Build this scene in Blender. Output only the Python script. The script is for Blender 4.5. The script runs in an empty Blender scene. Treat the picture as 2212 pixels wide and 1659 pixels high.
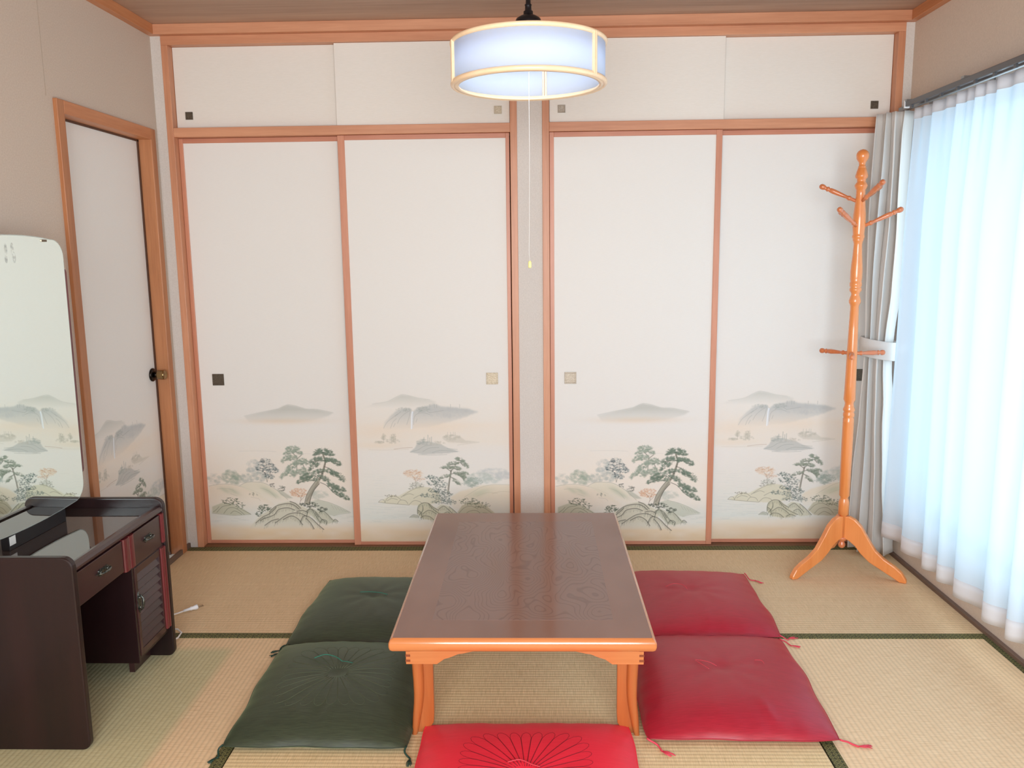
import bpy, math, random
import numpy as np
from mathutils import Vector
PI = math.pi
sc = bpy.context.scene
COL = sc.collection

# ------------------------------------------------------------------ camera
F, PITCH, YAW, ROLL = 1772.39, -0.158134, 0.027072, -0.0115
CX, CY, CZ = 0.0922, -3.5663, 1.3179
cam_d = bpy.data.cameras.new('camera')
cam_d.sensor_fit = 'HORIZONTAL'
cam_d.sensor_width = 36.0
cam_d.lens = F / 2212 * 36.0
cam_d.clip_start = 0.02
cam = bpy.data.objects.new('camera', cam_d)
COL.objects.link(cam)
cy_, sy_ = math.cos(YAW), math.sin(YAW)
cp_, sp_ = math.cos(PITCH), math.sin(PITCH)
fw = Vector((-sy_ * cp_, cy_ * cp_, sp_))
rt0 = Vector((cy_, sy_, 0))
up0 = rt0.cross(fw)
cr_, sr_ = math.cos(ROLL), math.sin(ROLL)
rt = rt0 * cr_ + up0 * sr_
up = up0 * cr_ - rt0 * sr_
from mathutils import Matrix
M = Matrix((rt, up, -fw)).transposed().to_4x4()
M.translation = Vector((CX, CY, CZ))
cam.matrix_world = M
sc.camera = cam

# ------------------------------------------------------------------ world, light, exposure
sc.view_settings.view_transform = 'Standard'
sc.view_settings.look = 'None'
sc.view_settings.gamma = 1.0
sc.view_settings.use_curve_mapping = False
sc.view_settings.exposure = 0.07
w = bpy.data.worlds.new('World')
sc.world = w
w.use_nodes = True
bg = w.node_tree.nodes['Background']
bg.inputs[0].default_value = (0.72, 0.86, 1.0, 1)
bg.inputs[1].default_value = 1.6
try:
    sc.cycles.use_denoising = True
    sc.cycles.max_bounces = 10
    sc.cycles.diffuse_bounces = 6
    sc.cycles.glossy_bounces = 4
    sc.cycles.transmission_bounces = 6
    sc.cycles.transparent_max_bounces = 12
    sc.cycles.sample_clamp_indirect = 6.0
    sc.cycles.caustics_reflective = False
    sc.cycles.caustics_refractive = False
except Exception:
    pass


def area(name, loc, rot, sx, sy, power, color):
    d = bpy.data.lights.new(name, 'AREA')
    d.shape = 'RECTANGLE'
    d.size, d.size_y = sx, sy
    d.energy = power
    d.color = color
    o = bpy.data.objects.new(name, d)
    o.location = loc
    o.rotation_euler = rot
    COL.objects.link(o)
    return o


# daylight through the balcony window (right) and the window behind the camera
area('daylight_side', (1.86, -1.36, 1.04), (0, PI / 2, 0), 1.62, 2.36, 27, (0.62, 0.86, 1.0))
area('daylight_rear', (0.15, -4.40, 1.25), (PI / 2, 0, 0), 2.0, 1.3, 108, (0.90, 0.955, 1.0))


# ------------------------------------------------------------------ helpers
def lin(c):
    out = []
    for v in c:
        v = v / 255.0
        out.append(v / 12.92 if v <= 0.04045 else ((v + 0.055) / 1.055) ** 2.4)
    return tuple(out)


def new_mat(name):
    m = bpy.data.materials.new(name)
    m.use_nodes = True
    nt = m.node_tree
    return m, nt, nt.nodes['Principled BSDF']


def link(nt, a, b):
    nt.links.new(a, b)


def coords(nt, scale=(1, 1, 1), kind='Object'):
    tc = nt.nodes.new('ShaderNodeTexCoord')
    mp = nt.nodes.new('ShaderNodeMapping')
    mp.inputs['Scale'].default_value = scale
    link(nt, tc.outputs[kind], mp.inputs[0])
    return mp.outputs[0]


def ramp(nt, fac, stops):
    r = nt.nodes.new('ShaderNodeValToRGB')
    els = r.color_ramp.elements
    while len(els) < len(stops):
        els.new(0.5)
    for e, (p, c) in zip(els, stops):
        e.position = p
        e.color = (*c, 1)
    link(nt, fac, r.inputs[0])
    return r.outputs[0]


def noise(nt, vec, scale, detail=3, rough=0.5):
    n = nt.nodes.new('ShaderNodeTexNoise')
    n.inputs['Scale'].default_value = scale
    n.inputs['Detail'].default_value = detail
    n.inputs['Roughness'].default_value = rough
    link(nt, vec, n.inputs['Vector'])
    return n.outputs[0]


def bump(nt, bsdf, h, strength=0.2, dist=0.002):
    b = nt.nodes.new('ShaderNodeBump')
    b.inputs['Strength'].default_value = strength
    b.inputs['Distance'].default_value = dist
    link(nt, h, b.inputs['Height'])
    link(nt, b.outputs[0], bsdf.inputs['Normal'])


def plain(name, c, rough=0.5, metal=0.0, spec=0.5, **kw):
    m, nt, b = new_mat(name)
    b.inputs['Base Color'].default_value = (*lin(c), 1)
    b.inputs['Roughness'].default_value = rough
    b.inputs['Metallic'].default_value = metal
    b.inputs['Specular IOR Level'].default_value = spec
    for k, v in kw.items():
        b.inputs[k].default_value = v
    return m


def speckled(name, c1, c2, rough, sc_=(1, 1, 1), scale=40, bstr=0.1, bd=0.001, detail=4, **kw):
    m, nt, b = new_mat(name)
    v = coords(nt, sc_)
    n = noise(nt, v, scale, detail)
    link(nt, ramp(nt, n, [(0.3, lin(c1)), (0.7, lin(c2))]), b.inputs['Base Color'])
    b.inputs['Roughness'].default_value = rough
    if bstr:
        bump(nt, b, n, bstr, bd)
    for k, v_ in kw.items():
        b.inputs[k].default_value = v_
    return m


def wood(name, c1, c2, axis='x', rough=0.45, coat=0.0, scale=9, stretch=0.06, spec=0.5):
    """grain lines run along the given axis"""
    m, nt, b = new_mat(name)
    s = [1, 1, 1]
    s['xyz'.index(axis)] = stretch
    v = coords(nt, s)
    n1 = noise(nt, v, scale, 5, 0.6)
    n2 = noise(nt, v, scale * 9, 3, 0.6)
    mx = nt.nodes.new('ShaderNodeMath')
    mx.operation = 'MULTIPLY_ADD'
    link(nt, n2, mx.inputs[0])
    mx.inputs[1].default_value = 0.35
    link(nt, n1, mx.inputs[2])
    link(nt, ramp(nt, mx.outputs[0], [(0.45, lin(c1)), (0.9, lin(c2))]), b.inputs['Base Color'])
    b.inputs['Roughness'].default_value = rough
    b.inputs['Coat Weight'].default_value = coat
    b.inputs['Coat Roughness'].default_value = 0.12
    b.inputs['Specular IOR Level'].default_value = spec
    bump(nt, b, mx.outputs[0], 0.05, 0.001)
    return m


class MB:
    def __init__(s):
        s.v = []
        s.f = []
        s.sm = []

    def add(s, vs, fs, smooth=False):
        o = len(s.v)
        s.v += [tuple(map(float, v)) for v in vs]
        s.f += [tuple(i + o for i in f) for f in fs]
        s.sm += [smooth] * len(fs)
        return s

    def box(s, x0, x1, y0, y1, z0, z1):
        vs = [(x, y, z) for x in (x0, x1) for y in (y0, y1) for z in (z0, z1)]
        return s.add(vs, [(0, 1, 3, 2), (4, 6, 7, 5), (0, 4, 5, 1), (2, 3, 7, 6), (0, 2, 6, 4), (1, 5, 7, 3)])

    def prism(s, pts, fn, d0, d1):
        """2D outline pts (counter clockwise or not), fn(a,b,d)->xyz"""
        n = len(pts)
        vs = [fn(a, b, d0) for a, b in pts] + [fn(a, b, d1) for a, b in pts]
        fs = [tuple(range(n))[::-1], tuple(range(n, 2 * n))]
        fs += [(i, (i + 1) % n, n + (i + 1) % n, n + i) for i in range(n)]
        return s.add(vs, fs)

    def lathe(s, prof, org=(0, 0, 0), axis=(0, 0, 1), seg=32, smooth=True):
        """prof: (h, r) along the axis"""
        a = Vector(axis).normalized()
        t = Vector((1, 0, 0)) if abs(a.x) < 0.9 else Vector((0, 1, 0))
        u = a.cross(t).normalized()
        v = a.cross(u)
        o = Vector(org)
        vs, fs = [], []
        for h, r in prof:
            for k in range(seg):
                th = 2 * PI * k / seg
                vs.append(o + a * h + (u * math.cos(th) + v * math.sin(th)) * max(r, 1e-5))
        for i in range(len(prof) - 1):
            for k in range(seg):
                k2 = (k + 1) % seg
                fs.append((i * seg + k, i * seg + k2, (i + 1) * seg + k2, (i + 1) * seg + k))
        s.add(vs, fs, smooth)
        n = len(prof) - 1
        o2 = len(s.v) - len(vs)
        s.f.append(tuple(o2 + k for k in range(seg))[::-1])
        s.f.append(tuple(o2 + n * seg + k for k in range(seg)))
        s.sm += [False, False]
        return s

    def tube(s, pts, r, seg=8, closed=False, smooth=True, flat=1.0):
        pts = [Vector(p) for p in pts]
        n = len(pts)
        rs = r if isinstance(r, (list, tuple)) else [r] * n
        vs, fs = [], []
        up_ = Vector((0, 0, 1))
        for i, p in enumerate(pts):
            a = pts[(i - 1) % n] if (closed or i > 0) else p
            b = pts[(i + 1) % n] if (closed or i < n - 1) else p
            t = (b - a)
            t = t.normalized() if t.length > 1e-9 else Vector((1, 0, 0))
            ref = up_ if abs(t.z) < 0.95 else Vector((0, 1, 0))
            u = t.cross(ref).normalized()
            v = t.cross(u).normalized()
            for k in range(seg):
                th = 2 * PI * k / seg
                vs.append(p + u * math.cos(th) * rs[i] + v * math.sin(th) * rs[i] * flat)
        m = n if closed else n - 1
        for i in range(m):
            i2 = (i + 1) % n
            for k in range(seg):
                k2 = (k + 1) % seg
                fs.append((i * seg + k, i * seg + k2, i2 * seg + k2, i2 * seg + k))
        base = len(s.v)
        s.add(vs, fs, smooth)
        if not closed:
            s.f.append(tuple(base + k for k in range(seg))[::-1])
            s.f.append(tuple(base + (n - 1) * seg + k for k in range(seg)))
            s.sm += [False, False]
        return s

    def grid(s, rows, closed_u=False, smooth=True):
        """rows: list of equal-length lists of points"""
        h, wd = len(rows), len(rows[0])
        fs = []
        for i in range(h - 1):
            for j in range(wd if closed_u else wd - 1):
                j2 = (j + 1) % wd
                fs.append((i * wd + j, i * wd + j2, (i + 1) * wd + j2, (i + 1) * wd + j))
        return s.add([p for r in rows for p in r], fs, smooth)


ROOTLOC = {}


def setp(o, label=None, cat=None, group=None, kind=None):
    if label: o['label'] = label
    if cat: o['category'] = cat
    if group: o['group'] = group
    if kind: o['kind'] = kind
    return o


def thing(name, loc, label=None, cat=None, group=None, kind=None):
    o = bpy.data.objects.new(name, None)
    o.empty_display_size = 0.05
    o.location = loc
    COL.objects.link(o)
    ROOTLOC[o.name] = Vector(loc)
    return setp(o, label, cat, group, kind)


def obj(name, mb, m, parent=None, loc=None, bevel=0, seg=2, label=None, cat=None, group=None, kind=None, solid=0, sub=0, angle=None):
    """mb holds world coordinates; origin = parent's root or loc"""
    if parent is not None:
        org = ROOTLOC[parent.name]
    else:
        org = Vector(loc) if loc is not None else Vector((0, 0, 0))
    me = bpy.data.meshes.new(name)
    me.from_pydata([tuple(Vector(v) - org) for v in mb.v], [], mb.f)
    me.polygons.foreach_set('use_smooth', mb.sm)
    me.materials.append(m)
    me.validate()
    import bmesh
    bm = bmesh.new()
    bm.from_mesh(me)
    bmesh.ops.recalc_face_normals(bm, faces=bm.faces)
    bm.to_mesh(me)
    bm.free()
    me.update()
    o = bpy.data.objects.new(name, me)
    COL.objects.link(o)
    if parent is not None:
        o.parent = parent
        ROOTLOC[o.name] = org
    else:
        o.location = org
        ROOTLOC[o.name] = org
    if solid:
        md = o.modifiers.new('solid', 'SOLIDIFY')
        md.thickness = solid
        md.offset = 0
    if bevel:
        md = o.modifiers.new('bevel', 'BEVEL')
        md.width = bevel
        md.segments = seg
        md.limit_method = 'ANGLE'
        md.angle_limit = math.radians(40)
        md.harden_normals = False
    if sub:
        md = o.modifiers.new('sub', 'SUBSURF')
        md.levels = sub
        md.render_levels = sub
    return setp(o, label, cat, group, kind)


def bx(*a):
    return MB().box(*a)


rnd = random.Random(7)

# ------------------------------------------------------------------ materials
FR1, FR2 = (186, 124, 90), (216, 156, 120)
M_frame_v = wood('hinoki_vertical', FR1, FR2, 'z', 0.42, scale=14)
M_frame_h = wood('hinoki_horizontal', FR1, FR2, 'x', 0.42, scale=14)
M_frame_y = wood('hinoki_depth', (176, 108, 66), (206, 140, 95), 'y', 0.42, scale=14)
M_frame_door = wood('aged_hinoki_vertical', (160, 100, 62), (196, 134, 90), 'z', 0.45, scale=14)
M_stile = wood('door_stile_wood', (188, 124, 96), (212, 148, 118), 'z', 0.4, scale=18)
M_rail_low = wood('door_rail_wood', (180, 116, 90), (206, 142, 114), 'x', 0.4, scale=18)
M_ceil = wood('cedar_ceiling', (142, 112, 94), (188, 156, 134), 'x', 0.6, scale=7, stretch=0.05)
M_wall_l = speckled('beige_plaster_left', (196, 180, 164), (206, 191, 175), 0.9, scale=190, bstr=0.06)
M_wall_r = speckled('beige_plaster_right', (206, 190, 174), (215, 199, 183), 0.9, scale=190, bstr=0.06)
M_wall_b = speckled('grey_plaster', (206, 198, 190), (216, 208, 200), 0.9, scale=190, bstr=0.06)
M_dark = plain('dark_recess', (30, 22, 18), 0.8)
M_sill = wood('sill_wood', (92, 60, 36), (122, 84, 52), 'x', 0.5, scale=14)
M_base = wood('base_wood', (98, 78, 66), (124, 100, 86), 'y', 0.6, scale=14)


def tatami(name, axis, base1, base2, patch=None, ridge=0.0075):
    """woven rush, ridges run along axis"""
    m, nt, b = new_mat(name)
    tc = nt.nodes.new('ShaderNodeTexCoord')
    sx = nt.nodes.new('ShaderNodeSeparateXYZ')
    link(nt, tc.outputs['Object'], sx.inputs[0])
    across = sx.outputs[1] if axis == 'x' else sx.outputs[0]
    along = sx.outputs[0] if axis == 'x' else sx.outputs[1]

    def mth(op, a, bb=None, c=None):
        n = nt.nodes.new('ShaderNodeMath')
        n.operation = op
        for i, q in enumerate((a, bb, c)):
            if q is None: continue
            if isinstance(q, (int, float)):
                n.inputs[i].default_value = q
            else:
                link(nt, q, n.inputs[i])
        return n.outputs[0]
    t = mth('DIVIDE', across, ridge * 2)
    fr = mth('FRACT', t)
    tri = mth('ABSOLUTE', mth('SUBTRACT', fr, 0.5))       # 0..0.5
    ridge_h = mth('SINE', mth('MULTIPLY', fr, PI))
    # small woven dashes
    row = mth('FLOOR', t)
    off = mth('MULTIPLY', mth('FRACT', mth('MULTIPLY', row, 0.618)), 1.0)
    al = mth('FRACT', mth('ADD', mth('DIVIDE', along, 0.03), off))
    dash = mth('LESS_THAN', al, 0.06)
    v = coords(nt, (0.6, 14, 1) if axis == 'y' else (14, 0.6, 1))
    n1 = noise(nt, v, 30, 3)
    n2 = noise(nt, coords(nt, (1, 1, 1)), 1.6, 3)
    col = ramp(nt, n1, [(0.3, lin(base1)), (0.7, lin(base2))])
    mixn = nt.nodes.new('ShaderNodeMix')
    mixn.data_type = 'RGBA'
    mixn.blend_type = 'MULTIPLY'
    link(nt, col, mixn.inputs[6])
    gv = mth('MULTIPLY_ADD', ridge_h, 0.16, 0.85)
    gv2 = mth('SUBTRACT', gv, mth('MULTIPLY', dash, 0.10))
    gv3 = mth('MULTIPLY_ADD', n2, 0.10, gv2)
    cmb = nt.nodes.new('ShaderNodeCombineXYZ')
    for i in range(3): link(nt, gv3, cmb.inputs[i])
    link(nt, cmb.outputs[0], mixn.inputs[7])
    mixn.inputs[0].default_value = 1
    out = mixn.outputs[2]
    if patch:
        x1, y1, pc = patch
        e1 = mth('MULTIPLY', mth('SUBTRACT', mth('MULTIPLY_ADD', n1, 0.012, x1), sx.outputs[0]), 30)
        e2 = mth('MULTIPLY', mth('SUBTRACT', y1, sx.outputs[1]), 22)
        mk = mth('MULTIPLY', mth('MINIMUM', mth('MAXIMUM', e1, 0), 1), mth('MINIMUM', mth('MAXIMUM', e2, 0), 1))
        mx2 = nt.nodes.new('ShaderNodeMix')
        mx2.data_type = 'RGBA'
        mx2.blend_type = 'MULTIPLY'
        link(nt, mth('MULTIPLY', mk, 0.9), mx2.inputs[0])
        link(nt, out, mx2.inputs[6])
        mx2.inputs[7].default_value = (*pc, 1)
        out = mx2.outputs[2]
    link(nt, out, b.inputs['Base Color'])
    b.inputs['Roughness'].default_value = 0.62
    b.inputs['Specular IOR Level'].default_value = 0.3
    hh = mth('SUBTRACT', ridge_h, mth('MULTIPLY', dash, 0.5))
    bump(nt, b, hh, 0.5, 0.0012)
    return m


T1, T2 = (196, 164, 118), (220, 190, 146)
M_tat_x = tatami('rush_weave_far', 'x', (206, 176, 136), (224, 196, 158))
M_tat_mid = tatami('rush_weave_middle', 'x', (204, 180, 134), (228, 204, 160))
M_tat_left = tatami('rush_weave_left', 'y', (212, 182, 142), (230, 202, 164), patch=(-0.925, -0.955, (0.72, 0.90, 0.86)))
M_tat_right = tatami('rush_weave_right', 'y', (218, 188, 148), (236, 210, 172))

# border brocade with little round pattern
def brocade():
    m, nt, b = new_mat('green_brocade')
    v = coords(nt, (1, 1, 1))
    vo = nt.nodes.new('ShaderNodeTexVoronoi')
    vo.feature = 'F1'
    vo.inputs['Scale'].default_value = 75
    vo.inputs['Randomness'].default_value = 0.15
    link(nt, v, vo.inputs['Vector'])
    col = ramp(nt, vo.outputs['Distance'], [(0.0, lin((120, 116, 66))), (0.22, lin((52, 50, 26))), (0.34, lin((136, 130, 76))), (0.5, lin((58, 58, 30))), (0.8, lin((48, 46, 24)))])
    link(nt, col, b.inputs['Base Color'])
    b.inputs['Roughness'].default_value = 0.75
    return m


M_brocade = brocade()

# ------------------------------------------------------------------ painted paper (colour attribute)
def paper_mat():
    m, nt, b = new_mat('painted_paper')
    at = nt.nodes.new('ShaderNodeAttribute')
    at.attribute_name = 'paint'
    n = noise(nt, coords(nt, (4, 4, 120)), 12, 3)
    mx = nt.nodes.new('ShaderNodeMix')
    mx.data_type = 'RGBA'
    mx.blend_type = 'MULTIPLY'
    mx.inputs[0].default_value = 1
    link(nt, at.outputs['Color'], mx.inputs[6])
    link(nt, ramp(nt, n, [(0.3, (0.965, 0.965, 0.965)), (0.7, (1, 1, 1))]), mx.inputs[7])
    link(nt, mx.outputs[2], b.inputs['Base Color'])
    b.inputs['Roughness'].default_value = 0.7
    b.inputs['Specular IOR Level'].default_value = 0.3
    return m


M_paint = paper_mat()
PAPER = np.array(lin((232, 229, 223)))


class Canvas:
    """paint on a fusuma sheet; drawing coordinates are mapped by a homography to metres"""
    S = 1000.0 / 1.5            # pixels per metre

    def __init__(s, x0, x1, z0, z1, H):
        s.x0, s.z1 = x0, z1
        s.w = int(round((x1 - x0) * s.S)) + 1
        s.h = int(round((z1 - z0) * s.S)) + 1
        s.a = np.tile(PAPER, (s.h, s.w, 1)).astype(float)
        s.H = H
        s.r = np.random.RandomState(5)

    def m(s, pts):
        H = s.H
        p = np.array(pts, float)
        d = H[6] * p[:, 0] + H[7] * p[:, 1] + 1
        X = (H[0] * p[:, 0] + H[1] * p[:, 1] + H[2]) / d
        Z = (H[3] * p[:, 0] + H[4] * p[:, 1] + H[5]) / d
        return np.stack([(X - s.x0) * s.S, (s.z1 - Z) * s.S], 1)

    def window(s, q, pad):
        i0 = max(0, int(q[:, 1].min() - pad)); i1 = min(s.h, int(q[:, 1].max() + pad) + 2)
        j0 = max(0, int(q[:, 0].min() - pad)); j1 = min(s.w, int(q[:, 0].max() + pad) + 2)
        if i1 <= i0 or j1 <= j0: return None
        yy, xx = np.mgrid[i0:i1, j0:j1]
        return i0, i1, j0, j1, yy, xx

    def blend(s, wd, mask, c, mode='n'):
        i0, i1, j0, j1 = wd[:4]
        c = np.array(lin(c))
        A = s.a[i0:i1, j0:j1]
        if mode == 'm':
            s.a[i0:i1, j0:j1] = A * (1 - mask[..., None] * (1 - c / PAPER.clip(0.01)))
        else:
            s.a[i0:i1, j0:j1] = A * (1 - mask[..., None]) + c * mask[..., None]

    def blur(s, k, n):
        n = int(n)
        for _ in range(2):
            for ax in (0, 1):
                acc = np.zeros_like(k)
                for d in range(-n, n + 1):
                    acc += np.roll(k, d, ax)
                k = acc / (2 * n + 1)
        return k

    def poly(s, pts, c, alpha=1.0, soft=1, fade=None, jag=0, top_fade=None):
        q = s.m(pts)
        if jag:
            n = []
            for i in range(len(q)):
                a, b = q[i], q[(i + 1) % len(q)]
                k = max(1, int(np.hypot(*(b - a)) / 3))
                for t in range(k):
                    n.append(a + (b - a) * t / k + s.r.uniform(-jag, jag, 2))
            q = np.array(n)
        wd = s.window(q, soft * 3 + 3)
        if wd is None: return
        yy, xx = wd[4], wd[5]
        ins = np.zeros(yy.shape, bool)
        n = len(q)
        for i in range(n):
            x1, y1 = q[i]; x2, y2 = q[(i + 1) % n]
            if y1 == y2: continue
            c1 = (y1 > yy) != (y2 > yy)
            xi = (x2 - x1) * (yy - y1) / (y2 - y1) + x1
            ins ^= c1 & (xx < xi)
        k = ins.astype(float)
        if soft: k = s.blur(k, soft)
        if fade is not None:      # fade out towards the bottom
            t = (yy - q[:, 1].min()) / max(1, (q[:, 1].max() - q[:, 1].min()))
            k = k * np.clip((1 - t) / fade, 0, 1)
        if top_fade is not None:
            t = (yy - q[:, 1].min()) / max(1, (q[:, 1].max() - q[:, 1].min()))
            k = k * np.clip(t / top_fade, 0, 1)
        s.blend(wd, k * alpha, c)

    def line(s, pts, c, w_=1.0, alpha=0.8, curve=True):
        p = np.array(pts, float)
        if curve and len(p) > 2:
            o = []
            for i in range(len(p) - 1):
                p0 = p[max(0, i - 1)]; p1 = p[i]; p2 = p[i + 1]; p3 = p[min(len(p) - 1, i + 2)]
                for t in np.linspace(0, 1, 7)[:-1]:
                    o.append(0.5 * ((2 * p1) + (-p0 + p2) * t + (2 * p0 - 5 * p1 + 4 * p2 - p3) * t * t + (-p0 + 3 * p1 - 3 * p2 + p3) * t ** 3))
            o.append(p[-1])
            p = np.array(o)
        q = s.m(p)
        wd = s.window(q, w_ + 2)
        if wd is None: return
        yy, xx = wd[4], wd[5]
        best = np.full(yy.shape, 1e9)
        for i in range(len(q) - 1):
            a, b = q[i], q[i + 1]
            d = b - a
            L = max(1e-6, (d ** 2).sum())
            t = np.clip(((xx - a[0]) * d[0] + (yy - a[1]) * d[1]) / L, 0, 1)
            ds = np.hypot(xx - a[0] - t * d[0], yy - a[1] - t * d[1])
            best = np.minimum(best, ds)
        s.blend(wd, np.clip(w_ / 2 + 0.6 - best, 0, 1) * alpha, c)

    def dab(s, x, y, rx, ry, c, alpha, rot=0.0, soft=1.0):
        q = s.m([(x, y)])
        k = 0.36 * s.S / 1000 * 1.5
        rx, ry = max(0.4, rx * k), max(0.4, ry * k)
        R_ = max(rx, ry)
        wd = s.window(q, R_ * 1.6 + 2)
        if wd is None: return
        yy, xx = wd[4] - q[0, 1], wd[5] - q[0, 0]
        ca, sa = math.cos(rot), math.sin(rot)
        u = (xx * ca + yy * sa) / rx
        v = (-xx * sa + yy * ca) / ry
        d = np.sqrt(u * u + v * v)
        s.blend(wd, np.clip((1.15 - d) * soft * min(rx, ry) + 0.2, 0, 1) * alpha, c)

    def cloud(s, x, y, rx, ry, c, alpha, n=60, size=9, flat=0.6):
        """leafy mass out of many dabs"""
        for _ in range(n):
            a = s.r.uniform(0, 2 * PI); q = math.sqrt(s.r.uniform(0, 1))
            s.dab(x + rx * q * math.cos(a), y + ry * q * math.sin(a), size * s.r.uniform(0.6, 1.3), size * flat * s.r.uniform(0.6, 1.3), c, alpha, s.r.uniform(-0.6, 0.6))

    def wash(s, x, y, rx, ry, c, alpha, rot=0):
        q = s.m([(x, y)])
        k = 0.36 * s.S / 1000 * 1.5
        rx, ry = rx * k, ry * k
        wd = s.window(q, max(rx, ry) * 2.2)
        if wd is None: return
        yy, xx = wd[4] - q[0, 1], wd[5] - q[0, 0]
        ca, sa = math.cos(rot), math.sin(rot)
        u = (xx * ca + yy * sa) / rx; v = (-xx * sa + yy * ca) / ry
        s.blend(wd, np.exp(-(u * u + v * v)) * alpha, c)

    def pad(s, x, y, rx, ry, rot=0.0, c=(112, 126, 112), dk=(74, 84, 76), a=0.75):
        """a flat cushion of pine needles"""
        ca, sa = math.cos(rot), math.sin(rot)
        for _ in range(int(rx * ry / 22) + 10):
            u = s.r.uniform(-1, 1); v = s.r.uniform(-1, 1)
            if u * u + v * v > 1: continue
            if v > 0.55 + 0.2 * math.sin(u * 7): continue
            px = x + u * rx * ca - v * ry * sa; py = y + u * rx * sa + v * ry * ca
            s.dab(px, py, 9, 7, c, 0.45 * a, rot)
        for _ in range(int(rx / 1.6) + 8):
            th = s.r.uniform(PI * 0.98, PI * 2.02)
            u = math.cos(th); v = math.sin(th)
            e = s.r.uniform(0.55, 1.0)
            px = x + u * rx * ca * e - v * ry * sa * e; py = y + u * rx * sa * e + v * ry * ca * e
            L = 13
            an = th + rot
            s.line([(px, py), (px + L * math.cos(an), py + L * math.sin(an) * 0.8)], c, 0.8, 0.5 * a, False)
        for _ in range(int(rx / 7) + 2):
            u = s.r.uniform(-0.7, 0.7)
            px = x + u * rx * ca; py = y + u * rx * sa
            s.line([(px - 9, py + 3), (px + 3, py + 6), (px + 12, py + 3)], dk, 0.9, 0.45 * a)

    def leaf_tree(s, x, y, rx, ry, n, c, a, size=7):
        for _ in range(n):
            an = s.r.uniform(0, 2 * PI); q = math.sqrt(s.r.uniform(0, 1))
            px = x + rx * q * math.cos(an); py = y + ry * q * math.sin(an)
            for k in range(4):
                t = s.r.uniform(-0.5, PI + 0.5)
                s.line([(px, py), (px + size * math.cos(t), py + size * 0.7 * math.sin(t))], c, 1.0, a * s.r.uniform(0.4, 1), False)

    def rock(s, outline, c, a, lines, dk=(82, 86, 78), lw=1.2, shade=None):
        s.poly(outline, c, a, 1)
        for l in lines:
            s.line(l, dk, lw, 0.7)
            # dry brush strokes below each contour
            p = np.array(l, float)
            for i in range(len(p) - 1):
                for t in (0.0, 0.14, 0.28, 0.42, 0.56, 0.7, 0.84):
                    q = p[i] + (p[i + 1] - p[i]) * t
                    s.line([(q[0], q[1] + 3), (q[0] + s.r.uniform(-10, 6), q[1] + s.r.uniform(14, 30))], shade or dk, 1.3, 0.3, False)

    def bands(s, rows):
        """rows: (y_draw, colour, alpha) -> horizontal washes interpolated"""
        zs = [s.m([(600, y)])[0, 1] for y, _, _ in rows]
        al = [a for _, _, a in rows]
        cs = np.array([lin(c) for _, c, _ in rows])
        yy = np.arange(s.h)
        A = np.interp(yy, zs, al)
        Cc = np.stack([np.interp(yy, zs, cs[:, k]) for k in range(3)], 1)
        n = s.r.normal(0, 1, (s.h // 12 + 2, s.w // 40 + 2))
        ny = np.linspace(0, n.shape[0] - 1.001, s.h); nx = np.linspace(0, n.shape[1] - 1.001, s.w)
        iy, ix = ny.astype(int), nx.astype(int); fy, fx = (ny - iy)[:, None], (nx - ix)[None]
        nn = n[iy][:, ix] * (1 - fy) * (1 - fx) + n[iy + 1][:, ix] * fy * (1 - fx) + n[iy][:, ix + 1] * (1 - fy) * fx + n[iy + 1][:, ix + 1] * fy * fx
        m = (A[:, None] * (1 + 0.12 * nn)).clip(0, 1)[..., None]
        s.a = s.a * (1 - m) + Cc[:, None, :] * m


HA = [0.0005262651354119368, -5.921133202745761e-06, -1.43061748331702, -1.1321074128889386e-06, -0.0005497693293317751, 0.8556058119348328, 3.6745678808010957e-06, -2.2946038449564676e-05]
HB = [0.0005203448806347786, -5.869058865492781e-06, -0.755975330390551, -1.0860353609427293e-06, -0.000543790365659651, 0.8534587698081062, 3.6585058934167354e-06, -2.284573849809982e-05]
SHEET_W = 0.70
PAINT_TOP = 0.74


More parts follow.
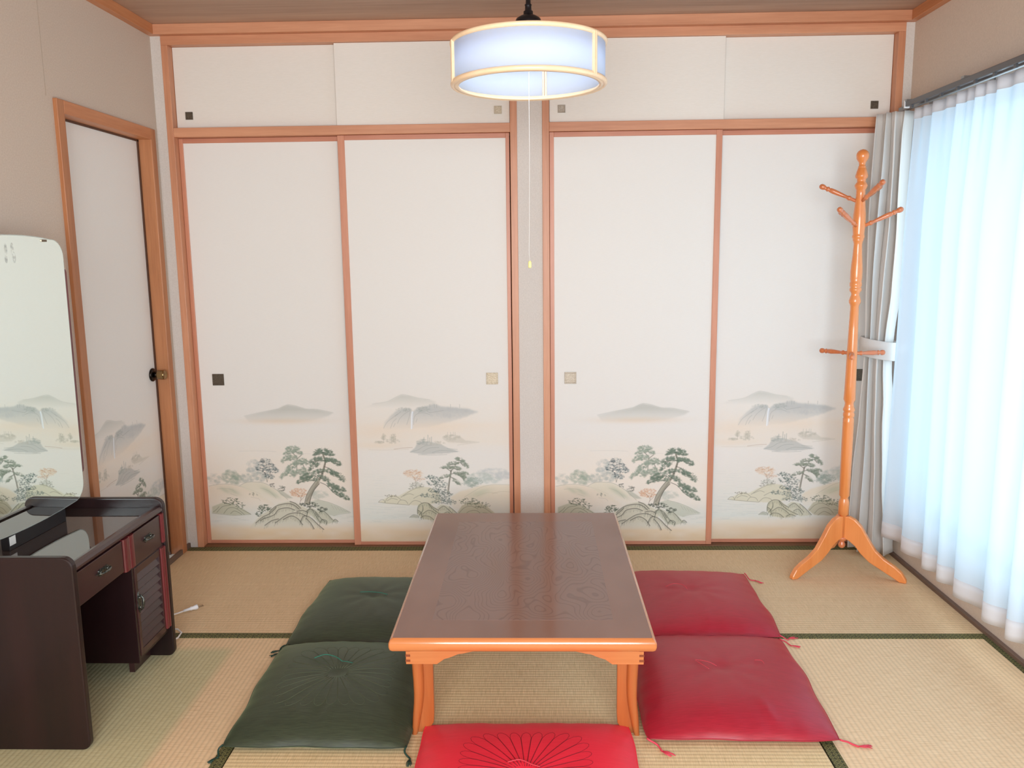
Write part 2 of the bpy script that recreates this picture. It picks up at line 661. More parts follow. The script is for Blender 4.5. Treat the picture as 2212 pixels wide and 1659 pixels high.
def paint_pines():
    c = Canvas(-1.4185, -1.4185 + SHEET_W, 0.014, PAINT_TOP, HA)
    P = (232, 229, 223)
    c.bands([(120, P, 0), (560, (236, 230, 218), 0.0), (760, (238, 226, 208), 0.35), (1000, (238, 224, 204), 0.5), (1180, (232, 222, 204), 0.4),
             (1290, (206, 214, 206), 0.55), (1370, (212, 216, 206), 0.5), (1430, (222, 200, 166), 0.75), (1500, (214, 186, 146), 0.8), (1560, (208, 180, 140), 0.8)])
    # far mountain
    c.wash(760, 510, 330, 26, (226, 202, 172), 0.55)
    c.poly([(420, 470), (560, 438), (650, 420), (720, 405), (765, 382), (800, 372), (870, 382), (960, 408), (1060, 412), (1200, 440), (1150, 470), (1000, 510), (860, 526), (640, 530), (470, 530)],
           (186, 188, 180), 0.75, 2, fade=0.75)
    c.line([(420, 468), (560, 438), (720, 405), (800, 372), (870, 382), (960, 408), (1060, 412), (1200, 440)], (170, 172, 166), 1.0, 0.35)
    c.line([(380, 768), (560, 765), (700, 772)], (205, 204, 198), 1, 0.6)
    c.line([(850, 785), (1000, 790)], (205, 204, 198), 1, 0.5)
    # background trees left
    for (x, y, rx, ry, col, a, n) in [(160, 1010, 60, 55, (176, 184, 176), .16, 50), (300, 985, 75, 55, (150, 166, 150), .2, 90), (350, 1010, 60, 40, (150, 166, 150), .2, 60),
                                      (500, 910, 60, 70, (176, 184, 180), .2, 80), (440, 1000, 60, 40, (178, 184, 176), .2, 60), (560, 985, 60, 45, (172, 180, 174), .2, 60)]:
        c.cloud(x, y, rx, ry, col, a, n, 16)
    for (x, y, rx, ry, n) in [(600, 850, 50, 22, 26), (560, 905, 45, 28, 26), (640, 900, 55, 34, 34), (610, 950, 40, 36, 24), (680, 930, 40, 22, 20), (640, 985, 40, 22, 16)]:
        c.cloud(x, y, rx, ry, (150, 164, 162), .22, 26, 12)
        c.leaf_tree(x, y, rx, ry, n, (84, 100, 104), .75, 8)
    c.line([(620, 1030), (612, 990), (600, 950)], (90, 96, 92), 1.2, .8)
    c.line([(620, 1030), (632, 990), (650, 950)], (90, 96, 92), 1, .7)
    # hills
    c.poly([(110, 1065), (200, 1050), (290, 1050), (380, 1066), (460, 1090), (560, 1140), (640, 1190), (700, 1230), (600, 1290), (400, 1300), (110, 1300)], (228, 216, 196), .8, 2, fade=.8)
    c.line([(110, 1065), (200, 1050), (290, 1050), (380, 1066), (460, 1090), (560, 1130)], (160, 160, 146), 1.1, .6)
    c.poly([(380, 1062), (440, 1034), (520, 1030), (600, 1042), (690, 1090), (760, 1140), (830, 1190), (780, 1230), (660, 1230), (520, 1150), (430, 1090)], (222, 216, 196), .85, 2, fade=.7)
    c.line([(380, 1062), (440, 1034), (520, 1030), (600, 1042), (690, 1090), (760, 1145), (800, 1180)], (150, 152, 140), 1.1, .65)
    for (x, y, r) in [(330, 1110, 60), (250, 1100, 50), (620, 1100, 60), (680, 1140, 50)]:
        c.wash(x, y, r, r * .35, (176, 188, 164), .5, .5)
    for l in [[(180, 1090), (260, 1085), (330, 1100)], [(560, 1080), (640, 1110), (700, 1170)], [(300, 1130), (360, 1150)], [(480, 1160), (540, 1170), (560, 1190)]]:
        c.line(l, (160, 162, 148), 1, .45)
    c.leaf_tree(500, 1135, 40, 16, 14, (150, 150, 136), .6, 7)
    c.leaf_tree(670, 1055, 30, 18, 14, (90, 98, 92), .7, 8)
    c.leaf_tree(745, 1085, 36, 24, 24, (100, 106, 98), .7, 9)
    c.poly([(700, 1090), (760, 1110), (850, 1170), (800, 1170), (740, 1140)], (170, 176, 160), .6, 1)
    # far right headland
    c.cloud(1060, 1140, 90, 36, (186, 194, 184), .18, 90, 16)
    c.poly([(980, 1200), (1060, 1180), (1160, 1205), (1250, 1240), (1350, 1290), (1240, 1305), (1200, 1320), (1120, 1300)], (190, 196, 180), .75, 1)
    c.line([(1060, 1180), (1160, 1205), (1250, 1240), (1350, 1290)], (140, 148, 136), 1, .6)
    for k in range(6):
        x = 1180 + k * 26
        c.line([(x, 1225 + k * 10), (x + 24, 1262 + k * 6)], (140, 148, 136), 1, .4)
    c.line([(1200, 1318), (1260, 1305), (1345, 1296)], (140, 148, 136), 1, .5)
    # autumn tree
    c.cloud(895, 1120, 75, 36, (220, 180, 148), .3, 90, 10)
    c.leaf_tree(895, 1118, 78, 36, 60, (206, 158, 122), .55, 7)
    for l in [[(905, 1210), (915, 1170), (880, 1130)], [(915, 1170), (930, 1130)], [(910, 1190), (950, 1150)]]:
        c.line(l, (130, 100, 86), 1, .7)
    # second pine (behind)
    g2, d2 = (150, 164, 148), (110, 122, 110)
    for l in [[(880, 920), (878, 860), (880, 820), (850, 790), (835, 770)], [(880, 835), (920, 800)], [(880, 870), (930, 880), (960, 950)]]:
        c.line(l, (120, 120, 108), 2.6, .7)
    for (x, y, rx, ry, r_) in [(845, 750, 62, 26, 0), (810, 785, 45, 20, -.2), (885, 775, 46, 20, .4), (790, 835, 52, 26, -.5), (850, 830, 40, 22, -.2), (950, 860, 56, 24, .45), (895, 870, 54, 26, 0),
                               (840, 905, 64, 30, -.5), (780, 965, 62, 22, -.7), (850, 965, 36, 34, .2), (905, 950, 40, 26, .3), (940, 935, 36, 26, .9)]:
        c.pad(x, y, rx, ry, r_, g2, d2, .85)
    # main pine
    c.poly([(945, 1225), (962, 1150), (1000, 1080), (1045, 1020), (1085, 1000), (1078, 1040), (1030, 1100), (1003, 1160), (990, 1225)], (170, 166, 150), .95, 1)
    c.line([(945, 1225), (962, 1150), (1000, 1080), (1045, 1020)], (84, 84, 76), 1.4, .9)
    c.line([(990, 1215), (1003, 1160), (1030, 1100), (1075, 1045)], (84, 84, 76), 2.0, .9)
    for k in range(26):
        x = 960 + k * 4; y = 1190 - k * 6.5
        c.line([(x, y), (x + 9, y + 5)], (92, 90, 80), 1.1, .6, False)
    c.line([(1075, 1010), (1100, 960), (1118, 900), (1128, 850), (1110, 800), (1115, 790)], (120, 116, 102), 5.0, .85)
    c.line([(1085, 1010), (1108, 960), (1126, 900), (1134, 850)], (78, 78, 70), 1.2, .8)
    for l in [[(1070, 1000), (1030, 975), (980, 985), (940, 1010)], [(1120, 900), (1170, 920), (1200, 980)], [(1085, 1035), (1140, 1060), (1200, 1120), (1260, 1160)], [(1110, 960), (1060, 940)], [(1128, 850), (1060, 850), (1020, 890)]]:
        c.line(l, (84, 82, 74), 1.8, .8)
    g1, d1 = (112, 130, 114), (66, 78, 68)
    for (x, y, rx, ry, r_) in [(1110, 775, 78, 30, .05), (1165, 795, 46, 18, .2), (1060, 790, 40, 18, -.3), (1050, 845, 62, 26, -.35), (1120, 845, 50, 22, 0), (1180, 850, 50, 24, .1), (1225, 870, 46, 24, .35),
                               (1030, 900, 60, 24, -.5), (1070, 945, 60, 22, -.2), (1180, 950, 50, 26, .5), (1245, 985, 66, 28, .6), (975, 985, 70, 30, -.2), (930, 1020, 54, 22, -.35), (1010, 1010, 52, 24, .1),
                               (1110, 1000, 60, 24, .4), (1190, 1065, 54, 26, .4), (1250, 1090, 60, 24, .3), (1230, 1120, 60, 26, .5), (1290, 1160, 52, 22, .5)]:
        c.pad(x, y, rx, ry, r_, g1, d1, 1.0)
    # left bush rock
    c.poly([(140, 1240), (220, 1210), (290, 1215), (360, 1235), (420, 1265), (480, 1305), (330, 1315), (140, 1296)], (190, 192, 170), .85, 1)
    c.leaf_tree(300, 1195, 80, 34, 60, (86, 102, 80), .75, 8)
    c.leaf_tree(385, 1230, 40, 26, 26, (96, 112, 90), .7, 8)
    for l in [[(240, 1300), (280, 1255), (330, 1250), (380, 1275), (420, 1308)], [(180, 1290), (230, 1240), (290, 1230)], [(300, 1300), (330, 1278), (370, 1290), (400, 1310)], [(380, 1255), (430, 1280), (478, 1305)], [(150, 1285), (180, 1262), (200, 1240)]]:
        c.line(l, (96, 100, 82), 1.1, .75)
    c.line([(140, 1296), (330, 1315), (480, 1305)], (140, 144, 126), 1, .6)
    # foreground rock
    c.leaf_tree(600, 1250, 62, 28, 60, (82, 98, 80), .8, 9)
    c.leaf_tree(560, 1300, 40, 26, 30, (82, 98, 80), .8, 8)
    c.poly([(460, 1425), (520, 1360), (570, 1310), (640, 1270), (720, 1215), (810, 1195), (870, 1205), (930, 1240), (980, 1262), (1010, 1290), (990, 1330), (1040, 1360), (1120, 1440), (1000, 1420), (800, 1440), (600, 1430)],
           (208, 206, 188), .95, 1, fade=.35)
    for l in [[(640, 1285), (700, 1235), (790, 1215), (850, 1225), (900, 1262)], [(820, 1195), (870, 1215), (915, 1255)], [(600, 1340), (680, 1310), (720, 1265), (800, 1250), (860, 1270)],
              [(520, 1380), (580, 1330), (640, 1300), (700, 1245)], [(690, 1380), (760, 1330), (820, 1300), (900, 1295), (960, 1320)], [(760, 1350), (830, 1320), (890, 1345), (930, 1395)],
              [(910, 1370), (940, 1320), (1000, 1335), (1060, 1390), (1115, 1435)], [(880, 1280), (930, 1272), (975, 1290)], [(600, 1400), (660, 1360), (720, 1345)], [(560, 1360), (600, 1335)],
              [(960, 1340), (1000, 1380), (1030, 1430)]]:
        c.rock([(0, 0), (1, 0), (1, 1)], (0, 0, 0), 0, [l], (52, 54, 50), 2.3, (88, 92, 80))
    # right rock group
    c.poly([(960, 1270), (1000, 1245), (1060, 1275), (1100, 1275), (1150, 1300), (1200, 1350), (1240, 1365), (1140, 1390), (1080, 1380), (1020, 1330)], (198, 200, 182), .95, 1)
    for l in [[(965, 1330), (975, 1275), (1010, 1265), (1040, 1310), (1080, 1370)], [(1010, 1262), (1050, 1290), (1090, 1340), (1130, 1370)], [(1075, 1290), (1100, 1272), (1140, 1300), (1190, 1352)],
              [(1080, 1378), (1100, 1350), (1140, 1362), (1140, 1386)], [(1195, 1362), (1215, 1348), (1240, 1366)], [(1000, 1250), (960, 1280)], [(1040, 1290), (1070, 1330)]]:
        c.rock([(0, 0), (1, 0), (1, 1)], (0, 0, 0), 0, [l], (62, 66, 60), 1.8, (112, 118, 104))
    c.leaf_tree(1010, 1225, 60, 22, 46, (76, 88, 76), .85, 9)
    c.leaf_tree(930, 1225, 30, 16, 18, (76, 88, 76), .8, 8)
    c.leaf_tree(1105, 1262, 44, 20, 34, (76, 88, 76), .85, 9)
    for k in range(16):
        y = 1300 + c.r.uniform(0, 90); x = c.r.uniform(120, 420) if k % 2 else c.r.uniform(1180, 1360)
        c.line([(x, y), (x + 60, y + 2)], (178, 190, 186), .9, .4, False)
    return c


def paint_falls():
    c = Canvas(-0.7365, -0.7365 + SHEET_W, 0.014, PAINT_TOP, HB)
    P = (232, 229, 223)
    c.bands([(120, P, 0), (330, (238, 226, 208), .12), (560, (240, 220, 194), .3), (690, (238, 222, 198), .32), (800, (236, 230, 218), .1), (1000, (228, 228, 218), .3), (1200, (218, 224, 216), .5), (1340, (210, 222, 216), .55),
             (1390, (222, 214, 192), .55), (1450, (220, 196, 160), .7), (1560, (210, 184, 144), .8)])
    c.wash(250, 600, 200, 60, (236, 214, 188), .35)
    c.wash(760, 560, 330, 60, (238, 216, 190), .35)
    c.wash(260, 720, 220, 30, (234, 212, 182), .35)
    # far mountain
    c.poly([(120, 400), (220, 362), (330, 345), (400, 310), (455, 286), (510, 292), (600, 315), (700, 328), (760, 350), (700, 390), (500, 400), (300, 400)], (196, 197, 188), .7, 2, fade=.85)
    c.line([(200, 366), (330, 345), (400, 310), (455, 286), (510, 292), (600, 315), (700, 328)], (178, 180, 174), 1, .4)
    # waterfall cliffs
    c.poly([(290, 585), (310, 520), (360, 465), (400, 430), (470, 405), (530, 405), (548, 430), (600, 395), (650, 385), (740, 365), (800, 385), (880, 390), (960, 398), (1040, 405), (1120, 430), (1030, 470), (860, 520), (700, 560), (420, 590)],
           (184, 188, 186), .75, 2, fade=.75, jag=1.2)
    c.cloud(840, 440, 220, 40, (188, 190, 190), .12, 90, 16)
    c.cloud(640, 410, 60, 22, (160, 168, 162), .18, 50, 10)
    c.cloud(470, 412, 70, 16, (160, 168, 162), .18, 50, 9)
    for x in (740, 760, 880, 960, 700):
        c.line([(x, 395), (x, 368)], (170, 174, 170), 1.4, .6, False)
    for l in [[(300, 570), (330, 520), (380, 480), (420, 450)], [(360, 570), (380, 520), (410, 490)], [(420, 530), (440, 490), (480, 450), (530, 420)], [(500, 540), (520, 480), (530, 430)],
              [(560, 540), (565, 480), (590, 450), (640, 440), (700, 455)], [(600, 440), (650, 415), (700, 440)], [(700, 440), (760, 430), (820, 420)], [(400, 470), (450, 430)], [(385, 560), (400, 530)], [(580, 520), (590, 490)]]:
        c.line(l, (150, 156, 152), 1.1, .5)
    c.line([(548, 432), (543, 470), (541, 575)], (238, 242, 246), 3.4, .95)
    c.line([(556, 432), (552, 480), (552, 570)], (214, 224, 236), 1.4, .7)
    # small islands
    for (x, y, rx, ry) in [(300, 645, 18, 26), (385, 650, 26, 34), (380, 680, 60, 20), (260, 690, 40, 10)]:
        c.cloud(x, y, rx, ry, (188, 184, 168), .22, 40, 10)
    for x, h in ((300, 38), (370, 44), (388, 48), (402, 34)):
        c.line([(x, 690), (x, 690 - h * 1.4)], (180, 178, 164), 2.4, .4, False)
    c.line([(390, 750), (470, 740), (550, 736)], (190, 170, 150), 1.6, .6)
    c.line([(170, 755), (300, 757), (520, 752)], (206, 198, 180), 1, .5)
    c.cloud(890, 650, 80, 22, (196, 192, 178), .22, 80, 12)
    for x in (855, 880, 905, 920):
        c.line([(x, 640), (x, 606)], (190, 188, 176), 2.0, .45, False)
    c.poly([(820, 670), (960, 640), (1010, 675), (1130, 688), (1000, 700), (860, 690)], (198, 194, 180), .5, 1)
    c.line([(940, 715), (1010, 706), (1130, 690)], (196, 192, 178), 1, .6)
    c.poly([(525, 775), (570, 740), (590, 700), (640, 680), (720, 690), (800, 710), (860, 740), (960, 770), (860, 785), (640, 795)], (184, 188, 184), .7, 1)
    c.cloud(640, 690, 60, 26, (164, 172, 166), .2, 60, 10)
    c.cloud(760, 700, 70, 16, (188, 184, 170), .2, 40, 10)
    for x, h in ((650, 40), (684, 60), (715, 44), (640, 24), (700, 36)):
        c.line([(x, 690), (x, 690 - h)], (156, 166, 160), 2.4, .5, False)
    for l in [[(530, 775), (600, 755), (650, 725), (720, 715)], [(640, 770), (700, 740), (780, 735)], [(720, 780), (800, 760), (940, 772)], [(600, 797), (720, 800), (850, 796)], [(850, 745), (940, 752)]]:
        c.line(l, (150, 158, 154), 1, .6)
    # right background trees and hills
    for (x, y, rx, ry, col) in [(1250, 950, 140, 36, (196, 202, 200)), (1130, 990, 110, 40, (186, 196, 188)), (1060, 1030, 60, 36, (160, 174, 164)), (1340, 975, 80, 30, (200, 204, 202)), (1200, 1010, 120, 30, (190, 200, 194))]:
        c.cloud(x, y, rx, ry, col, .2, 110, 15)
    c.leaf_tree(1070, 1030, 90, 46, 60, (150, 166, 156), .45, 8)
    c.poly([(880, 1160), (960, 1110), (1040, 1090), (1140, 1060), (1260, 1050), (1420, 1055), (1420, 1270), (1100, 1290), (900, 1250)], (228, 218, 196), .8, 2, fade=.6)
    c.line([(1000, 1160), (1080, 1110), (1160, 1070), (1260, 1052), (1420, 1055)], (172, 174, 158), 1, .55)
    c.line([(1110, 1150), (1200, 1120), (1290, 1125)], (186, 180, 160), 1, .5)
    c.line([(1240, 1130), (1320, 1110), (1400, 1115)], (186, 176, 150), 1, .5)
    c.wash(1140, 1120, 90, 30, (186, 198, 172), .5, -.3)
    # maple and left rocks
    c.cloud(560, 960, 85, 34, (224, 196, 166), .25, 80, 11)
    c.leaf_tree(545, 950, 80, 26, 46, (206, 168, 134), .55, 8)
    c.leaf_tree(600, 1000, 60, 22, 30, (210, 172, 140), .5, 8)
    for l in [[(580, 1060), (572, 1010), (545, 970)], [(572, 1010), (600, 975)], [(575, 1030), (620, 1000)]]:
        c.line(l, (150, 130, 110), 1, .6)
    c.cloud(590, 1060, 60, 30, (164, 172, 158), .22, 60, 10)
    c.leaf_tree(580, 1070, 70, 34, 46, (120, 126, 112), .5, 7)
    c.poly([(255, 1200), (300, 1178), (370, 1140), (430, 1150), (500, 1110), (600, 1070), (700, 1075), (780, 1120), (800, 1200), (640, 1230), (520, 1225), (330, 1215)], (216, 214, 192), .9, 1)
    for l in [[(255, 1202), (275, 1182), (300, 1182), (312, 1206)], [(310, 1205), (340, 1160), (400, 1150), (450, 1180)], [(420, 1215), (445, 1185), (490, 1190), (510, 1215)], [(450, 1160), (500, 1125), (560, 1090), (640, 1070)],
              [(520, 1225), (560, 1190), (610, 1195), (640, 1220)], [(470, 1150), (520, 1130), (560, 1140)], [(560, 1170), (620, 1140), (680, 1140)], [(330, 1190), (370, 1170), (420, 1180)], [(255, 1202), (400, 1216), (520, 1226)]]:
        c.line(l, (118, 120, 106), 1.2, .65)
    c.leaf_tree(360, 1145, 50, 12, 18, (130, 128, 110), .6, 6)
    # leaning pine
    c.line([(858, 1130), (868, 1040), (880, 970), (886, 930)], (150, 148, 136), 5, .85)
    c.line([(866, 1100), (874, 1010), (888, 935)], (104, 104, 96), 1.2, .7)
    for l in [[(886, 935), (915, 905), (930, 870), (960, 862), (990, 890)], [(890, 960), (950, 955), (990, 985)], [(880, 985), (930, 1010)], [(884, 940), (850, 915)]]:
        c.line(l, (108, 108, 98), 2.0, .8)
    for (x, y, rx, ry, r_) in [(960, 842, 42, 18, .2), (1000, 878, 44, 18, .75), (900, 874, 50, 16, -.1), (850, 908, 56, 14, 0), (930, 915, 46, 18, .2), (960, 970, 60, 18, .4), (985, 990, 30, 14, .9), (930, 1030, 46, 16, .7), (835, 985, 50, 14, -.3), (1000, 960, 40, 16, .2)]:
        c.pad(x, y, rx, ry, r_, (138, 150, 134), (100, 110, 98), .9)
    # middle broadleaf
    for (x, y, rx, ry, n) in [(700, 985, 40, 16, 20), (760, 1010, 60, 26, 36), (720, 1035, 50, 20, 26), (800, 1050, 60, 30, 36), (730, 1100, 55, 22, 34), (800, 1110, 60, 22, 34), (660, 1140, 40, 18, 18), (850, 1130, 50, 22, 26), (740, 1150, 60, 18, 26), (880, 1200, 55, 22, 30), (770, 1195, 70, 22, 30), (830, 1170, 50, 18, 24)]:
        c.cloud(x, y, rx, ry, (168, 182, 172), .16, 16, 11)
        c.leaf_tree(x, y, rx, ry, n, (98, 116, 112), .7, 8)
    for l in [[(800, 1200), (795, 1150), (760, 1090), (740, 1050)], [(795, 1150), (830, 1100), (840, 1060)], [(800, 1180), (850, 1150)], [(780, 1120), (700, 1110)]]:
        c.line(l, (104, 108, 100), 1.2, .7)
    # foreground rocks
    c.poly([(590, 1270), (600, 1225), (650, 1205), (700, 1215), (760, 1255), (800, 1290), (860, 1330), (800, 1350), (740, 1358), (640, 1345), (600, 1310)], (204, 204, 180), .95, 1)
    c.poly([(760, 1250), (800, 1220), (860, 1235), (900, 1260), (950, 1310), (980, 1335), (880, 1345), (820, 1310)], (206, 208, 188), .9, 1)
    for l in [[(595, 1300), (600, 1240), (640, 1208), (690, 1212), (730, 1245), (780, 1270)], [(610, 1310), (640, 1270), (640, 1230)], [(640, 1300), (690, 1270), (740, 1290), (790, 1330)], [(620, 1335), (650, 1318), (700, 1325), (740, 1355)],
              [(690, 1215), (720, 1250), (770, 1290), (860, 1332)], [(780, 1260), (820, 1235), (860, 1262), (910, 1310)], [(820, 1300), (860, 1285), (900, 1330)], [(870, 1240), (920, 1280), (975, 1333)], [(600, 1270), (625, 1290), (635, 1330)],
              [(760, 1345), (800, 1330), (840, 1345)]]:
        c.rock([(0, 0), (1, 0), (1, 1)], (0, 0, 0), 0, [l], (76, 82, 76), 1.8, (122, 130, 112))
    c.poly([(525, 1332), (560, 1308), (600, 1320), (605, 1336)], (180, 186, 172), .9, 1)
    c.line([(525, 1332), (560, 1308), (600, 1320), (605, 1336)], (100, 106, 98), 1.1, .7)
    c.poly([(940, 1290), (980, 1230), (1050, 1200), (1140, 1210), (1200, 1240), (1260, 1290), (1300, 1330), (1150, 1340), (1000, 1335)], (190, 188, 164), .85, 1)
    c.leaf_tree(1040, 1195, 90, 30, 70, (110, 122, 104), .65, 8)
    c.leaf_tree(1150, 1225, 80, 26, 46, (120, 128, 108), .6, 8)
    for l in [[(950, 1300), (1000, 1250), (1060, 1235), (1120, 1260)], [(1000, 1320), (1040, 1280), (1110, 1275), (1160, 1320)], [(1100, 1240), (1170, 1250), (1240, 1295)], [(1030, 1335), (1080, 1305), (1140, 1330)], [(1160, 1290), (1220, 1300), (1290, 1335)]]:
        c.line(l, (110, 108, 92), 1.2, .7)
    for k in range(46):
        y = 1130 + c.r.uniform(0, 250); x = c.r.uniform(120, 460)
        if y < 1225 and x > 220: continue
        c.line([(x, y), (x + c.r.uniform(50, 140), y + 1)], (190, 202, 200), .9, .35, False)
    for k in range(14):
        y = 960 + c.r.uniform(0, 150); x = c.r.uniform(130, 360)
        c.line([(x, y), (x + 90, y + 1)], (214, 218, 214), .9, .4, False)
    return c


def paper_mesh(name, c, flip=False, width=SHEET_W, top=1.80, z0=0.014, th=0.004, crop=None):
    """front sheet (local x 0..width, z z0..top, faces -y) with the painting stored as a colour attribute"""
    step = 1.0 / c.S
    a = c.a if crop is None else c.a[:, :crop]
    h, wd = a.shape[:2]
    xs = np.arange(wd) * step
    xs = xs / xs[-1] * width
    zs = PAINT_TOP - np.arange(h) * step
    zs[-1] = z0
    X, Z = np.meshgrid(xs, zs)
    V = np.stack([X, np.zeros_like(X), Z], -1).reshape(-1, 3)
    C_ = a.reshape(-1, 3)
    i, j = np.mgrid[0:h - 1, 0:wd - 1]
    q = (i * wd + j).ravel()
    Fq = np.stack([q, q + wd, q + wd + 1, q + 1], 1)
    nv = len(V)
    ex = np.array([(0, 0, top), (width, 0, top), (0, th, z0), (width, th, z0), (0, th, top), (width, th, top), (0, 0, PAINT_TOP), (width, 0, PAINT_TOP), (0, 0, z0), (width, 0, z0)])
    V = np.concatenate([V, ex])
    C_ = np.concatenate([C_, np.tile(PAPER, (len(ex), 1))])
    e = nv
    exf = np.array([(e + 6, e + 7, e + 1, e + 0), (e + 2, e + 4, e + 5, e + 3), (e + 8, e + 0, e + 4, e + 2), (e + 9, e + 3, e + 5, e + 1), (e + 0, e + 1, e + 5, e + 4), (e + 8, e + 2, e + 3, e + 9)])
    Fq = np.concatenate([Fq, exf])
    me = bpy.data.meshes.new(name)
    me.vertices.add(len(V))
    me.vertices.foreach_set('co', V.astype(np.float32).ravel())
    me.loops.add(len(Fq) * 4)
    me.polygons.add(len(Fq))
    me.polygons.foreach_set('loop_start', np.arange(0, len(Fq) * 4, 4, dtype=np.int32))
    me.loops.foreach_set('vertex_index', Fq.astype(np.int32).ravel())
    me.update(calc_edges=True)
    me.polygons.foreach_set('use_smooth', np.zeros(len(Fq), dtype=bool))
    at = me.attributes.new('paint', 'FLOAT_COLOR', 'POINT')
    at.data.foreach_set('color', np.concatenate([C_, np.ones((len(C_), 1))], 1).astype(np.float32).ravel())
    me.materials.append(M_paint)
    return me


# ================================================================== SETTING
WL, WR, HT = -1.50, 1.655, 2.268       # left wall, right wall, ceiling height
REAR = -4.45
# floor: slab with tatami mats
floor = obj('floor', bx(WL - .12, WR + .12, REAR - .1, 0.10, -0.09, -0.05), plain('subfloor', (120, 96, 70), .8), kind='structure')
ROOTLOC['floor'] = Vector((0, 0, 0))


def mat_(x0, x1, y0, y1, axis, m, borders):
    g = .0012
    o = obj('tatami_mat', bx(x0 + g, x1 - g, y0 + g, y1 - g, -0.05, 0.0), m, floor, bevel=.002)
    for b in borders:
        bw = .034
        if b == 'S': a = (x0 + g, x1 - g, y0 + g, y0 + bw)
        if b == 'N': a = (x0 + g, x1 - g, y1 - bw - .012, y1 - g)
        if b == 'W': a = (x0 + g, x0 + bw, y0 + g, y1 - g)
        if b == 'E': a = (x1 - bw, x1 - g, y0 + g, y1 - g)
        obj('cloth_border', bx(*a, -0.048, 0.0012), M_brocade, o)
    return o


mat_(WL, 0.07, -0.897, -0.001, 'x', M_tat_x, 'NS')
mat_(0.07, WR - .002, -0.897, -0.001, 'x', M_tat_x, 'NS')
mat_(WL, -0.730, -2.47, -0.897, 'y', M_tat_left, 'E')
mat_(-0.730, 0.860, -1.68, -0.897, 'x', M_tat_mid, 'N')
mat_(-0.730, 0.860, -2.47, -1.68, 'x', M_tat_mid, '')
mat_(0.860, WR - .002, -2.47, -0.897, 'y', M_tat_right, 'WE')
mat_(WL, 0.07, -3.36, -2.47, 'x', M_tat_mid, 'NS')
mat_(0.07, WR - .002, -3.36, -2.47, 'x', M_tat_mid, 'NS')
mat_(WL, 0.07, REAR, -3.36, 'x', M_tat_mid, 'NS')
mat_(0.07, WR - .002, REAR, -3.36, 'x', M_tat_mid, 'NS')

# ceiling boards
cm = MB()
cm.box(WL - .1, WR + .1, REAR - .1, 0.08, HT, HT + .04)
cl_ = obj('ceiling', cm, M_ceil, kind='structure')
for k, y in enumerate((-0.46, -0.91, -1.36, -1.81, -2.26, -2.71, -3.16, -3.61, -4.06)):
    obj('batten', bx(WL, WR, y - .012, y + .012, HT - .018, HT), M_frame_h, cl_, bevel=.002)

# walls
DY0, DY1, DZ = -0.765, -0.045, 1.845      # left door casing outer extents
wl = MB()
wl.box(WL - .1, WL, REAR, DY0 + .02, -0.05, HT)
wl.box(WL - .1, WL, DY0 + .02, DY1 - .02, DZ - .01, HT)
wl.box(WL - .1, WL, DY1 - .02, 0.10, -0.05, HT)
wl_o = obj('wall_left', wl, M_wall_l, kind='structure')
obj('wallpaper_seam', bx(WL - .001, WL + .0008, -0.803, -0.801, DZ, HT - .035), plain('seam_shadow', (176, 160, 142), .9), wl_o)
# back wall: narrow strips, backing behind the closets
wb = MB()
wb.box(WL - .1, -1.456, 0.004, 0.12, -0.05, HT)
wb.box(0.0285, 0.1345, 0.006, 0.12, -0.05, 2.19)
wb.box(1.619, WR + .1, 0.004, 0.12, -0.05, HT)
wb_o = obj('wall_back', wb, M_wall_b, kind='structure')
cb = MB()
cb.box(-1.50, 1.66, 0.50, 0.52, -0.05, HT)
obj('closet_back', cb, M_dark, wb_o)
for a in ((-1.50, 0.03), (0.13, 1.66)):
    obj('closet_side', bx(a[0] - .01, a[0], .12, .5, -0.05, HT), M_dark, wb_o)
    obj('closet_side', bx(a[1], a[1] + .01, .12, .5, -0.05, HT), M_dark, wb_o)
# right wall with window opening
WY0, WY1, WZ0, WZ1 = -2.55, -0.17, 0.215, 1.845
wr = MB()
wr.box(WR, WR + .12, WY1, 0.12, -0.05, HT)
wr.box(WR, WR + .12, REAR, WY0, -0.05, HT)
wr.box(WR, WR + .12, WY0, WY1, -0.05, WZ0)
wr.box(WR, WR + .12, WY0, WY1, WZ1, HT)
obj('wall_right', wr, M_wall_r, kind='structure')
# rear wall with window opening
rx0, rx1, rz0, rz1 = -0.95, 1.25, 0.55, 1.95
we = MB()
we.box(WL - .1, rx0, REAR - .12, REAR, -0.05, HT)
we.box(rx1, WR + .12, REAR - .12, REAR, -0.05, HT)
we.box(rx0, rx1, REAR - .12, REAR, -0.05, rz0)
we.box(rx0, rx1, REAR - .12, REAR, rz1, HT)
obj('wall_rear', we, M_wall_l, kind='structure')


def glass_mat():
    m, nt, b = new_mat('window_glass')
    nt.nodes.remove(b)
    tr = nt.nodes.new('ShaderNodeBsdfTransparent')
    gl = nt.nodes.new('ShaderNodeBsdfGlossy')
    gl.inputs['Roughness'].default_value = .02
    mx = nt.nodes.new('ShaderNodeMixShader')
    mx.inputs[0].default_value = .06
    link(nt, tr.outputs[0], mx.inputs[1]); link(nt, gl.outputs[0], mx.inputs[2])
    link(nt, mx.outputs[0], nt.nodes['Material Output'].inputs[0])
    return m


